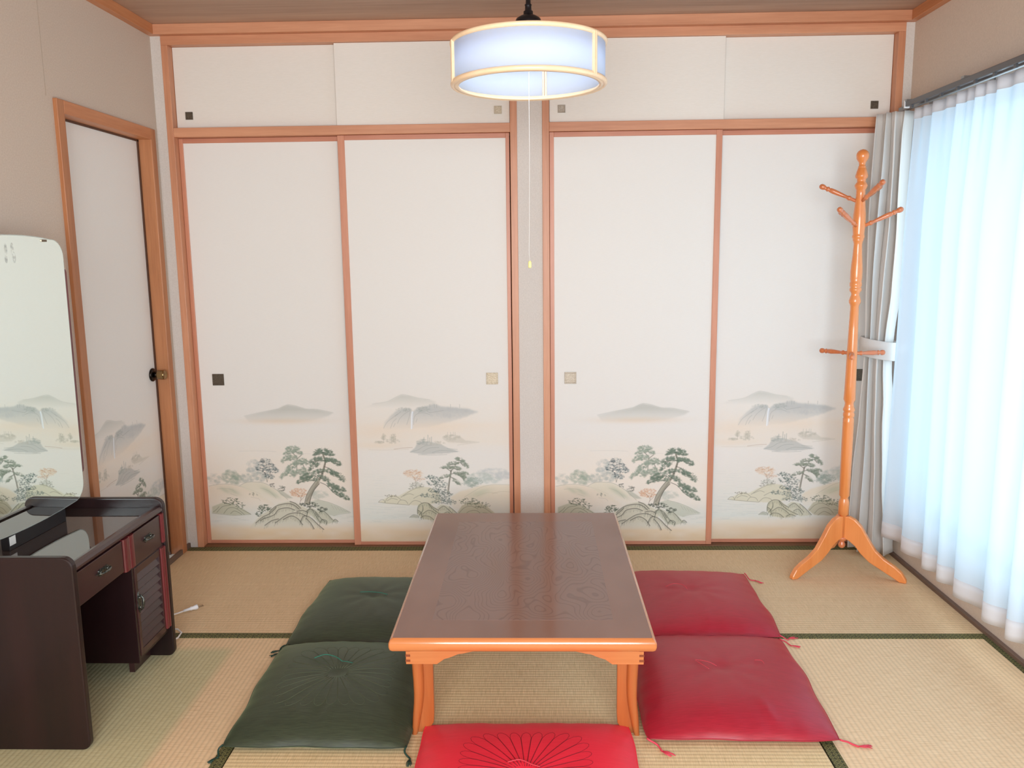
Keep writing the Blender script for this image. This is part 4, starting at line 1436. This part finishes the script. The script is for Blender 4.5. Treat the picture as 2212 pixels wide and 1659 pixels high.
for an in (-157.5, -22.5 - 11, 90):
    a = math.radians(an)
    dx, dy = math.cos(a), math.sin(a)
    k = .245 / .251 if an != 90 else .225 / .251
    n_ = .0115
    mb = MB().prism([(q * k + .008, z) for q, z in LEGP], lambda q, z, d: (RXC + dx * q - dy * d, RYC + dy * q + dx * d, z), -n_, n_)
    obj('leg', mb, M_rack, rk, bevel=.005, seg=3)


def peg(z, an, elev, L):
    a = math.radians(an); e = math.radians(elev)
    ax = (math.cos(a) * math.cos(e), math.sin(a) * math.cos(e), math.sin(e))
    s_ = L / .155
    pr_ = [(0, .0065), (.035, .0065), (.040, .0085), (.044, .0095), (.048, .0085), (.054, .0062), (.085, .0085), (.110, .0098), (.126, .0090), (.130, .0065), (.134, .0095), (.138, .0100), (.142, .0078), (.146, .0066), (.153, .0098), (.160, .0108), (.167, .0100), (.172, .0060), (.174, 0)]
    obj('peg', MB().lathe([(h * s_, r) for h, r in pr_], (RXC + ax[0] * .004, RYC + ax[1] * .004, z), ax, 20), M_peg, rk)


for an in (162, -80, 40): peg(1.497, an, 25, .145)
for an in (-20, -140, 98): peg(1.400, an, 25, .148)
for an in (130, 9, -111): peg(.908, an, 0, .122)

# ================================================================== CURTAIN RAIL, SHEER, DRAPE
RAILX = 1.598
rl = thing('curtain_rail', (RAILX, -.2, 1.872), 'grey double curtain rail on the right wall above the sheer curtain', 'curtain rail')
obj('rail', bx(RAILX - .007, RAILX + .007, -2.9, -.035, 1.866, 1.886), M_alu, rl, bevel=.002)
obj('rail', bx(RAILX - .045, RAILX - .031, -2.9, -.185, 1.866, 1.886), M_alu_d, rl, bevel=.002)
for y in (-.19, -.62, -1.25, -1.9, -2.6):
    obj('bracket', bx(RAILX - .047, WR, y - .010, y + .010, 1.885, 1.893), M_alu, rl)
    obj('bracket_foot', bx(WR - .006, WR, y - .014, y + .014, 1.870, 1.910), M_alu, rl)
obj('end_cap', bx(RAILX - .048, RAILX - .028, -.185, -.178, 1.862, 1.890), plain('white_plastic', (228, 228, 228), .4), rl)
rn = [-.23 - .115 * k for k in range(22)]
for y in rn[:9]:
    obj('runner', bx(RAILX - .042, RAILX - .034, y - .006, y + .006, 1.856, 1.866), M_alu_d, rl)


def sheer_mat():
    m, nt, b = new_mat('sheer_fabric')
    nt.nodes.remove(b)
    df = nt.nodes.new('ShaderNodeBsdfDiffuse'); df.inputs[0].default_value = (*lin((226, 230, 236)), 1)
    tl = nt.nodes.new('ShaderNodeBsdfTranslucent'); tl.inputs[0].default_value = (*lin((206, 236, 252)), 1)
    tr = nt.nodes.new('ShaderNodeBsdfTransparent')
    m1 = nt.nodes.new('ShaderNodeMixShader'); m1.inputs[0].default_value = .40
    link(nt, df.outputs[0], m1.inputs[1]); link(nt, tl.outputs[0], m1.inputs[2])
    m2 = nt.nodes.new('ShaderNodeMixShader'); m2.inputs[0].default_value = .05
    link(nt, m1.outputs[0], m2.inputs[1]); link(nt, tr.outputs[0], m2.inputs[2])
    link(nt, m2.outputs[0], nt.nodes['Material Output'].inputs[0])
    return m


def cloth_mat(name, c, trans=.12):
    m, nt, b = new_mat(name)
    n = noise(nt, coords(nt, (1, 1, 1)), 300, 2)
    b.inputs['Base Color'].default_value = (*lin(c), 1)
    b.inputs['Roughness'].default_value = .8
    b.inputs['Sheen Weight'].default_value = .15
    bump(nt, b, n, .15, .0004)
    tl = nt.nodes.new('ShaderNodeBsdfTranslucent'); tl.inputs[0].default_value = (*lin(c), 1)
    mx = nt.nodes.new('ShaderNodeMixShader'); mx.inputs[0].default_value = trans
    link(nt, b.outputs[0], mx.inputs[1]); link(nt, tl.outputs[0], mx.inputs[2])
    link(nt, mx.outputs[0], nt.nodes['Material Output'].inputs[0])
    return m


M_sheer = sheer_mat()
M_hem = cloth_mat('sheer_hem', (238, 238, 240), .45)
M_drape = cloth_mat('grey_drape_cloth', (224, 222, 218), .22)
SY0, SY1 = -.222, -2.75
per = .142


def sheer_pt(y, z):
    top_ = 1.852
    d = min(1, max(0, (top_ - z) / .45))
    q = (SY0 - y) / per
    wv = q + .18 * math.sin(q * 1.7 + 1) + .10 * math.sin(q * .9)
    fr_ = wv - math.floor(wv)
    # soft saw: quick return, slow run
    if fr_ < .3: sw = fr_ / .3
    else: sw = 1 - (fr_ - .3) / .7
    sw = .5 - .5 * math.cos(PI * sw)
    amp = .010 + .030 * d
    drift = .012 * math.sin(q * .8 + z * 1.3)
    pl_ = .008 * (1 - d) * math.cos(2 * PI * wv * 2)
    ys = y - .020 * d * (sw - .5) + .035 * (1 - z / 1.85) * math.exp(-((y - SY0) / .12) ** 2)
    return (RAILX - .010 - amp * sw + drift * d * .6 + pl_, ys, z)


nseg = 560
zz = [1.852, 1.845, 1.82, 1.78, 1.74, 1.70, 1.64, 1.56, 1.46, 1.34, 1.2, 1.05, .9, .75, .6, .45, .32, .24, .190]
rows = []
for z in zz:
    rows.append([sheer_pt(SY0 + (SY1 - SY0) * i / nseg, z) for i in range(nseg + 1)])
sh = thing('sheer_curtain', (RAILX - .03, -.21, 1.852), 'white sheer pleated curtain glowing in front of the right window', 'curtain')
obj('sheer_cloth', MB().grid(rows), M_sheer, sh)
rows = []
for z in (.190, .168, .146, .124):
    rows.append([(lambda p: (p[0] - .0005, p[1], p[2]))(sheer_pt(SY0 + (SY1 - SY0) * i / nseg, z)) for i in range(nseg + 1)])
obj('hem', MB().grid(rows), M_hem, sh, solid=.0012, label='thicker white bottom hem')
hd = []
for z in (1.853, 1.835, 1.812):
    hd.append([(lambda p: (p[0] - .001, p[1], p[2]))(sheer_pt(SY0 + (SY1 - SY0) * i / nseg, z)) for i in range(nseg + 1)])
obj('heading_tape', MB().grid(hd), M_hem, sh, solid=.001)

# grey drape, gathered in the corner
dr = thing('grey_drape', (1.53, -.12, 0), 'light grey drape tied back in the corner behind the coat rack', 'curtain')


def interp(z, tab):
    if z >= tab[0][0]: return tab[0][1:]
    for i in range(len(tab) - 1):
        a, b_ = tab[i], tab[i + 1]
        if a[0] >= z >= b_[0]:
            t = (a[0] - z) / (a[0] - b_[0])
            t = t * t * (3 - 2 * t)
            return tuple(a[k] * (1 - t) + b_[k] * t for k in range(1, len(a)))
    return tab[-1][1:]


# z, x centre, y centre, half span (along a diagonal), fold amplitude
TAB = [(1.858, 1.553, -.100, .066, .016), (1.75, 1.552, -.100, .064, .026), (1.45, 1.548, -.102, .062, .028), (1.15, 1.540, -.110, .058, .026), (.95, 1.533, -.118, .048, .024), (.90, 1.532, -.118, .044, .022),
       (.85, 1.532, -.118, .047, .024), (.65, 1.538, -.115, .058, .027), (.35, 1.545, -.110, .072, .029), (.13, 1.552, -.105, .080, .030), (.022, 1.555, -.103, .083, .031)]
nf = 3.6
rows = []
zs = [1.858 - (1.858 - .020) * i / 70 for i in range(71)]
for z in zs:
    cx2, cy2, hs, am = interp(z, TAB)
    rw = []
    for i in range(181):
        t = i / 180 * 2 - 1
        ph = t * nf * PI
        s_ = math.sin(ph + .5 * math.sin(ph * .5 + 1.3))
        # main direction runs left-back to right-front
        mx_, my_ = .82, -.57
        px_, py_ = -.57, -.82
        bulge = .022 * (1 - t * t)
        x = cx2 + mx_ * t * hs + px_ * (s_ * am + bulge) + mx_ * .010 * math.sin(2 * ph)
        y = cy2 + my_ * t * hs * 1.15 + py_ * (s_ * am + bulge)
        y = min(y, -.010); x = min(x, WR - .02)
        wob = .006 * math.sin(z * 5 + t * 3) * min(1, abs(z - .9) * 2)
        rw.append((x + wob, y, z + (.006 * math.sin(ph * .5 + 2) if z < .03 else 0)))
    rows.append(rw)
obj('drape_cloth', MB().grid(rows), M_drape, dr, solid=.0016)
# tieback band
bd = []
for k in range(49):
    a = 2 * PI * k / 48
    ca, sa = math.cos(a), math.sin(a)
    x = 1.528 + .070 * ca * .82 - .050 * sa * -.57
    y = -.128 + .070 * ca * -.57 + .050 * sa * .82 * 1.0
    tilt = -.010 * ca + .004
    bd.append((x, min(y, -.012), tilt))
rowsb = []
for dz, wdn in ((.038, 0), (.034, .002), (.0, .003), (-.034, .002), (-.038, 0)):
    rowsb.append([(x + (x - 1.528) * wdn * 10, y + (y + .128) * wdn * 10, .905 + tl_ + dz) for x, y, tl_ in bd])
tbk = obj('tieback', MB().grid(rowsb), M_drape, dr, solid=.003, label='grey fabric tieback band')
obj('tieback_loop', MB().tube([(1.585, -.165, .905), (1.607, -.170, .912), (1.630, -.165, .918), (1.648, -.150, .920)], .006, 8, flat=2.4), M_drape, tbk)
obj('wall_hook', MB().tube([(WR, -.150, .925), (WR - .020, -.150, .925), (WR - .026, -.150, .915), (WR - .022, -.150, .900)], .003, 8), plain('hook_metal', (150, 140, 160), .35, .8), tbk)

# ================================================================== LAMP
LX, LY, LZ0, LZ1, LR = .084, -1.20, 1.771, 1.887, .2135
lamp = thing('pendant_lamp', (LX, LY, LZ0), 'round drum pendant lamp with pale wood rims and white shade', 'lamp')
M_lwood = wood('pale_lamp_wood', (238, 206, 166), (250, 222, 186), 'x', .35, .3, scale=20)


def shade_mat():
    m, nt, b = new_mat('white_lamp_shade')
    nt.nodes.remove(b)
    df = nt.nodes.new('ShaderNodeBsdfDiffuse'); df.inputs[0].default_value = (*lin((226, 234, 246)), 1)
    tl = nt.nodes.new('ShaderNodeBsdfTranslucent'); tl.inputs[0].default_value = (*lin((222, 236, 255)), 1)
    m1 = nt.nodes.new('ShaderNodeMixShader'); m1.inputs[0].default_value = .45
    link(nt, df.outputs[0], m1.inputs[1]); link(nt, tl.outputs[0], m1.inputs[2])
    link(nt, m1.outputs[0], nt.nodes['Material Output'].inputs[0])
    return m


def ring_profile(prof, seg=96):
    """closed profile ring: prof = (r, z)"""
    rows = []
    for k in range(seg):
        a = 2 * PI * k / seg
        rows.append([(LX + r * math.cos(a), LY + r * math.sin(a), z) for r, z in prof])
    mb = MB()
    n = len(prof)
    fs = []
    for i in range(seg):
        for j in range(n):
            fs.append((i * n + j, i * n + (j + 1) % n, ((i + 1) % seg) * n + (j + 1) % n, ((i + 1) % seg) * n + j))
    mb.add([p for r in rows for p in r], fs, True)
    return mb


obj('shade', ring_profile([(LR - .004, LZ0 + .006), (LR - .004, LZ1 - .006), (LR - .0055, LZ1 - .006), (LR - .0055, LZ0 + .006)]), shade_mat(), lamp, label='white cylindrical shade')


def rim(z0, z1):
    zc = (z0 + z1) / 2
    h = (z1 - z0) / 2
    pts = []
    for k in range(12):
        a = 2 * PI * k / 12
        pts.append((LR - .004 + .0065 * math.cos(a), zc + h * math.sin(a)))
    return ring_profile(pts)


obj('bottom_rim', rim(LZ0 - .001, LZ0 + .013), M_lwood, lamp)
obj('top_rim', rim(LZ1 - .011, LZ1 + .002), M_lwood, lamp)
obj('inner_rim', ring_profile([(LR - .008, LZ0), (LR - .008, LZ0 + .006), (LR - .020, LZ0 + .006), (LR - .020, LZ0)]), M_lwood, lamp)
for an in (-36, 77, -163):
    a = math.radians(an)
    for da in (-.018, .018):
        aa = a + da
        c_, s_ = math.cos(aa), math.sin(aa)
        r0, r1 = LR - .009, LR + .0035
        hw = .0028
        vs = []
        for r_ in (r0, r1):
            for t in (-hw, hw):
                for z in (LZ0 + .004, LZ1 - .004):
                    vs.append((LX + c_ * r_ - s_ * t, LY + s_ * r_ + c_ * t, z))
        obj('rib', MB().add(vs, [(0, 1, 3, 2), (4, 6, 7, 5), (0, 4, 5, 1), (2, 3, 7, 6), (0, 2, 6, 4), (1, 5, 7, 3)]), M_lwood, lamp, bevel=.001)
M_black = plain('black_metal', (26, 26, 30), .3, .3)
obj('canopy_dome', MB().lathe([(1.905, .037), (1.938, .037), (1.948, .033), (1.955, .022), (1.957, .0135), (1.967, .0130), (1.969, .0095), (1.980, .0085), (1.984, .0100), (1.986, .0070), (2.04, .0055), (2.05, .003)], (LX, LY, 0), seg=32), M_black, lamp, label='black metal neck')
M_white = plain('white_enamel', (235, 236, 238), .4)
M_tube = bpy.data.materials.new('lit_tube')
M_tube.use_nodes = True
_b = M_tube.node_tree.nodes['Principled BSDF']
_b.inputs['Emission Color'].default_value = (.78, .88, 1, 1)
_b.inputs['Emission Strength'].default_value = 6.5
pts = [(LX + .125 * math.cos(2 * PI * k / 48), LY + .125 * math.sin(2 * PI * k / 48), 1.873) for k in range(48)]
obj('ring_tube', MB().tube(pts, .010, 10, closed=True), M_tube, lamp, label='lit ring tube')
sp = MB()
for k in range(3):
    a = 2 * PI * k / 3 + .4
    sp.tube([(LX + .03 * math.cos(a), LY + .03 * math.sin(a), 1.905), (LX + .16 * math.cos(a), LY + .16 * math.sin(a), 1.892), (LX + (LR - .008) * math.cos(a), LY + (LR - .008) * math.sin(a), 1.886)], .002, 6)
obj('shade_support', sp, M_white, lamp)
obj('tray', MB().lathe([(1.886, .0), (1.886, .150), (1.892, .150), (1.898, .06), (1.906, .03), (1.906, 0)], (LX, LY, 0), seg=48), M_white, lamp)
obj('lamp_cord', MB().tube([(LX, LY, 2.04), (LX, LY, HT)], .0035, 10), M_black, lamp)
obj('ceiling_cap', MB().lathe([(HT - .03, .03), (HT - .02, .045), (HT, .05)], (LX, LY, 0), seg=32), M_black, lamp)
cd = obj('pull_cord', MB().tube([(LX, LY, 1.886), (LX + .0005, LY, 1.6), (LX - .001, LY, 1.42), (LX - .003, LY, 1.32), (LX - .001, LY, 1.294)], .0008, 6), plain('cord_white', (214, 212, 208), .6), lamp)
obj('pull_knob', MB().lathe([(1.276, .0), (1.276, .0040), (1.279, .0046), (1.291, .0044), (1.295, .0028), (1.296, 0)], (LX - .001, LY, 0), seg=16), plain('luminous_yellow', (246, 236, 150), .4), cd)

# ================================================================== DRESSER
XB, XF = -1.497, -1.116
YN, YFAR = -1.556, -1.006
pt_ = .021
M_mahog = wood('dark_mahogany', (22, 9, 10), (40, 18, 19), 'z', .36, .05, scale=7, stretch=.08)
M_mahog_y = wood('dark_mahogany_rail', (46, 25, 26), (66, 37, 38), 'y', .3, .4, scale=9, stretch=.08)
M_mred = wood('red_mahogany', (88, 30, 34), (116, 44, 46), 'z', .32, .3, scale=30, stretch=.08)
M_blk = plain('black_board', (22, 20, 22), .4)
dz = thing('dressing_table', ((XB + XF) / 2, (YN + YFAR) / 2, 0), 'low dark mahogany dressing table against the left wall', 'dressing table')


def side_outline(r=.030):
    x0, x1, z0, z1 = XB, XF, 0.0, .546
    o = [(x0, z0)]
    for cx_, cz_, a0 in ((x1 - .022, z0 + .022, -PI / 2), (x1 - r, z1 - r, 0)):
        rr = .022 if cz_ < .1 else r
        for k in range(7):
            a = a0 + PI / 2 * k / 6
            o.append((cx_ + rr * math.cos(a), cz_ + rr * math.sin(a)))
    for k in range(5):
        a = PI / 2 + PI / 2 * k / 4
        o.append((x0 + .02 + .02 * math.cos(a), z1 - .02 + .02 * math.sin(a)))
    return o


for y0 in (YN, YFAR - pt_):
    obj('side_panel', MB().prism(side_outline(), XZ, y0, y0 + pt_), M_mahog, dz, bevel=.004, seg=3)
yi0, yi1 = YN + pt_, YFAR - pt_
obj('back_panel', bx(XB + .002, XB + .010, yi0, yi1, .10, .505), M_mahog, dz)
obj('tabletop', bx(XB + .002, XF - .026, yi0, yi1, .494, .510), M_mahog_y, dz)


def blackglass():
    m, nt, b = new_mat('glass_over_wood')
    b.inputs['Base Color'].default_value = (*lin((60, 50, 48)), 1)
    b.inputs['Roughness'].default_value = .03
    b.inputs['Specular IOR Level'].default_value = 1.0
    b.inputs['IOR'].default_value = 2.0
    return m


obj('glass_top', bx(XB + .012, XF - .030, yi0 + .002, yi1 - .002, .510, .5145), blackglass(), dz, label='reflective glass sheet on the top')
# front nosing
nose = [(XF - .030, .500), (XF - .006, .500), (XF - .002, .505), (XF - .002, .512), (XF - .008, .519), (XF - .020, .5205), (XF - .030, .519)]
obj('front_nosing', MB().prism(nose, XZ, yi0, yi1), M_mahog_y, dz, bevel=.0012)
# drawers
YP0, YP1 = -1.290, -1.226      # pilaster
M_draw = wood('drawer_front_wood', (46, 23, 24), (66, 35, 36), 'y', .3, .3, scale=10, stretch=.08)


def handle(par, yc, zc, ln, vert=False):
    mb = MB()
    pts = []
    n = 14
    for k in range(n + 1):
        t = k / n * 2 - 1
        off = .010 * (1 - t * t) ** .5 if abs(t) < 1 else 0
        if vert: pts.append((XF - .004 + off + .004, yc, zc + t * ln / 2))
        else: pts.append((XF - .004 + off + .004, yc + t * ln / 2, zc))
    mb.tube(pts, [.0022 + .0022 * (1 - abs(k / n * 2 - 1)) for k in range(n + 1)], 8)
    # ornate back plate
    o = []
    for k in range(24):
        a = 2 * PI * k / 24
        r = 1 + .16 * math.cos(a * 6)
        o.append((ln * .58 * math.cos(a) * r, .0105 * math.sin(a) * r * (1 if not vert else 1.1)))
    if vert:
        mb.prism([(yc + b_, zc + a_) for a_, b_ in o], YZ, XF - .0045, XF - .0015)
    else:
        mb.prism([(yc + a_, zc + b_) for a_, b_ in o], YZ, XF - .0045, XF - .0015)
    for t in (-.62, .62):
        c0 = (XF - .002, yc + (0 if vert else t * ln / 2), zc + (t * ln / 2 if vert else 0))
        mb.lathe([(0, .005), (.003, .0045), (.005, .002)], c0, (1, 0, 0), 10)
    obj('handle', mb, speck_metal, par)


speck_metal = speckled('tarnished_metal', (58, 62, 58), (130, 134, 128), .3, scale=160, bstr=.6, Metallic=.9)
dl = obj('drawer', bx(XF - .022, XF - .004, yi0 + .002, YP0 - .001, .402, .496), M_draw, dz, bevel=.0015)
handle(dl, -1.405, .452, .060)
obj('drawer_box', bx(XB + .02, XF - .022, yi0 + .010, YP0 - .008, .410, .485), M_blk, dl)
dr2 = obj('drawer', bx(XF - .022, XF - .004, YP1 + .001, -1.046, .395, .496), M_draw, dz, bevel=.0015)
handle(dr2, -1.135, .452, .050)
# pilasters with grooves
for (a, b_, z0, z1) in ((YP0, YP1, .398, .498), (-1.045, -1.028, .402, .498), (-1.062, -1.030, .112, .388)):
    pm_ = MB()
    n = 2
    wd_ = (b_ - a) / n
    for k in range(n):
        prof_ = []
        for q in range(7):
            an = PI * q / 6
            prof_.append((a + wd_ * k + wd_ * (.5 - .47 * math.cos(an)), XF - .004 + .006 * math.sin(an) ** .6))
        prof_ = [(a + wd_ * k + wd_ * .03, XF - .020)] + prof_ + [(a + wd_ * (k + 1) - wd_ * .03, XF - .020)]
        pm_.prism(prof_, lambda p, q, d: (q, p, d), z0, z1)
    obj('pilaster', pm_, M_mred, dz, label='red-brown fluted moulding strip')
# right cabinet body
obj('cabinet_side', bx(XB + .010, XF - .006, -1.246, -1.236, .088, .400), M_mahog, dz, bevel=.001)
obj('cabinet_floor', bx(XB + .010, XF - .012, -1.236, yi1, .092, .104), M_mahog, dz)
obj('cabinet_stile', bx(XF - .022, XF - .008, -1.236, yi1, .388, .396), M_mahog_y, dz)
obj('plinth', bx(-1.215, -1.198, -1.136, yi1, 0, .092), M_mahog_y, dz)
obj('plinth', bx(XB + .010, XB + .030, -1.236, yi1, 0, .092), M_mahog_y, dz)
# louvred door
lf = MB()
y0, y1, z0, z1 = -1.234, -1.063, .106, .388
lf.box(XF - .020, XF - .004, y0, y0 + .014, z0, z1)
lf.box(XF - .020, XF - .004, y1 - .008, y1, z0, z1)
lf.box(XF - .020, XF - .004, y0 + .014, y1 - .008, z0, z0 + .020)
lf.box(XF - .020, XF - .004, y0 + .014, y1 - .008, z1 - .022, z1)
ldo = obj('louvred_door', lf, M_draw, dz, bevel=.001)
lo = MB()
ns = 9
hz = (z1 - .022 - z0 - .020) / ns
for k in range(ns):
    zb_ = z0 + .020 + k * hz
    lo.prism([(XF - .018, zb_), (XF - .006, zb_), (XF - .004, zb_ + .003), (XF - .014, zb_ + hz), (XF - .018, zb_ + hz)], XZ, y0 + .014, y1 - .008)
obj('louvres', lo, M_draw, ldo)
handle(ldo, -1.222, .276, .050, True)
# mirror -----------------------------------------------------------
XM = -1.3585
mir = thing('dresser_mirror', (XM - .002, -1.2785, .5148), 'tall rounded frameless mirror standing on the dressing table', 'mirror')
MC, HW = -1.2785, .2215


def mirror_outline(ins=0.0):
    hw = HW - ins
    o = []
    zt, zb = 1.385 - ins, .5545 + ins
    # top edge gently arched, corners radius ~.05, sides, bottom edge gently bowed
    R_ = .052
    def top_z(y): return zt - .30 * (y / HW) ** 2 * .05 - .004 * (abs(y) / HW) ** 4
    def bot_z(y): return zb + .011 * (abs(y) / HW) ** 2
    ys = [hw * (-1 + R_ / hw + (2 - 2 * R_ / hw) * k / 16) for k in range(17)]
    for y in ys: o.append((MC + y, bot_z(y)))
    zc = bot_z(ys[-1]) + R_
    for k in range(1, 9):
        a = -PI / 2 + PI / 2 * k / 8
        o.append((MC + hw - R_ + R_ * math.cos(a) * 1.0 - .008 * 0, zc + R_ * math.sin(a)))
    zc = top_z(ys[-1]) - R_
    for k in range(0, 9):
        a = PI / 2 * k / 8
        o.append((MC + hw + .008 - R_ + R_ * math.cos(a), zc + R_ * math.sin(a)))
    for y in ys[::-1]: o.append((MC + y, top_z(y)))
    for k in range(1, 9):
        a = PI / 2 + PI / 2 * k / 8
        o.append((MC - hw - .008 + R_ + R_ * math.cos(a), zc + R_ * math.sin(a)))
    zc = bot_z(ys[-1]) + R_
    for k in range(0, 8):
        a = PI + PI / 2 * k / 8
        o.append((MC - hw + R_ + R_ * math.cos(a), zc + R_ * math.sin(a)))
    return o


def mirror_mat():
    m, nt, b = new_mat('silvered_glass')
    b.inputs['Metallic'].default_value = 1
    b.inputs['Roughness'].default_value = .01
    # one even pale tint across the whole mirror
    tc = nt.nodes.new('ShaderNodeTexCoord')
    b.inputs['Base Color'].default_value = (*lin((242, 253, 249)), 1)
    return m


obj('mirror_glass', MB().prism(mirror_outline(.0025), YZ, XM - .005, XM), mirror_mat(), mir)
obj('glass_edge', MB().prism(mirror_outline(0), YZ, XM - .0052, XM - .0008), plain('pale_glass_edge', (196, 206, 200), .15, .6), mir)
obj('back_board', MB().prism(mirror_outline(.012), YZ, XM - .016, XM - .0055), M_blk, mir)
bs = MB()
bs.prism([(MC + HW + .016, .640), (MC + HW - .014, .640), (MC + HW - .010, 1.285), (MC + HW + .024, 1.285), (MC + HW + .028, 1.275), (MC + HW + .021, .650)], YZ, XM - .022, XM - .006)
obj('mirror_batten', bs, M_mred, mir, bevel=.003, label='slim red-brown batten along the mirror edge')
bs = MB()
bs.prism([(MC - HW - .002, .640), (MC - HW + .014, .640), (MC - HW + .010, 1.285), (MC - HW - .009, 1.285), (MC - HW - .008, .650)], YZ, XM - .022, XM - .006)
obj('mirror_batten', bs, M_mred, mir, bevel=.003)
obj('mirror_clip', bx(XM - .006, XM + .003, MC + .125, MC + .150, 1.3665, 1.3735), plain('clip_metal', (120, 108, 92), .3, .8), mir, bevel=.001)
mir.rotation_euler = (0, 0, -.034)
# small mottled grey ovals laid over the mirror, upper part
sm = MB()
for (y, z, ry, rz) in ((-1.285, 1.345, .007, .018), (-1.280, 1.322, .007, .016), (-1.312, 1.345, .006, .016), (-1.314, 1.318, .006, .012)):
    o = [(y + ry * math.cos(2 * PI * k / 16), z + rz * math.sin(2 * PI * k / 16)) for k in range(16)]
    sm.add([(XM + .0006, a, b_) for a, b_ in o], [tuple(range(16))])


def grey_mark_mat():
    m, nt, b = new_mat('grey_mark')
    nt.nodes.remove(b)
    tr = nt.nodes.new('ShaderNodeBsdfTransparent')
    df = nt.nodes.new('ShaderNodeBsdfDiffuse'); df.inputs[0].default_value = (*lin((150, 155, 155)), 1)
    n = noise(nt, coords(nt, (1, 1, 1)), 90, 3)
    mx = nt.nodes.new('ShaderNodeMixShader')
    r = ramp(nt, n, [(.35, (0, 0, 0)), (.8, (.45, .45, .45))])
    link(nt, r, mx.inputs[0])
    link(nt, tr.outputs[0], mx.inputs[1]); link(nt, df.outputs[0], mx.inputs[2])
    link(nt, mx.outputs[0], nt.nodes['Material Output'].inputs[0])
    return m


obj('grey_mark', sm, grey_mark_mat(), mir)
# stand under the mirror
st = obj('mirror_stand', bx(XM - .030, XM - .006, -1.42, -1.156, .5148, .600), M_blk, mir, bevel=.001)
obj('maker_label', bx(XM - .0062, XM - .0050, -1.430 + .012, -1.393, .528, .553), plain('white_label', (214, 214, 208), .6), st)

# ================================================================== POWER CORD
pc = thing('power_plug', (-1.20, -.70, 0), 'white power plug and cord lying behind the dressing table', 'plug')
obj('cord', MB().tube([(-1.34, -.90, .004), (-1.31, -.80, .004), (-1.27, -.735, .005), (-1.242, -.716, .007), (-1.222, -.697, .009)], .0030, 8), plain('white_cord', (232, 230, 228), .45), pc)
obj('plug_body', MB().tube([(-1.225, -.700, .0095), (-1.208, -.683, .010), (-1.205, -.680, .010), (-1.200, -.676, .010), (-1.193, -.670, .010), (-1.187, -.664, .010)], [.0042, .0056, .0078, .0066, .0088, .0094], 10), plain('white_plug', (238, 240, 244), .4), pc)
obj('prongs', MB().tube([(-1.187, -.661, .010), (-1.173, -.648, .010)], .0012, 6).tube([(-1.181, -.668, .010), (-1.167, -.655, .010)], .0012, 6), plain('prong_brass', (150, 130, 110), .3, 1.0), pc)
obj('cord_loop', MB().tube([(-1.215, -.985, .004), (-1.18, -.955, .004), (-1.158, -.905, .004), (-1.160, -.870, .006), (-1.180, -.855, .012), (-1.200, -.865, .016), (-1.25, -.92, .010), (-1.34, -.90, .004)], .0030, 8), plain('white_cord_b', (232, 230, 228), .45), pc)
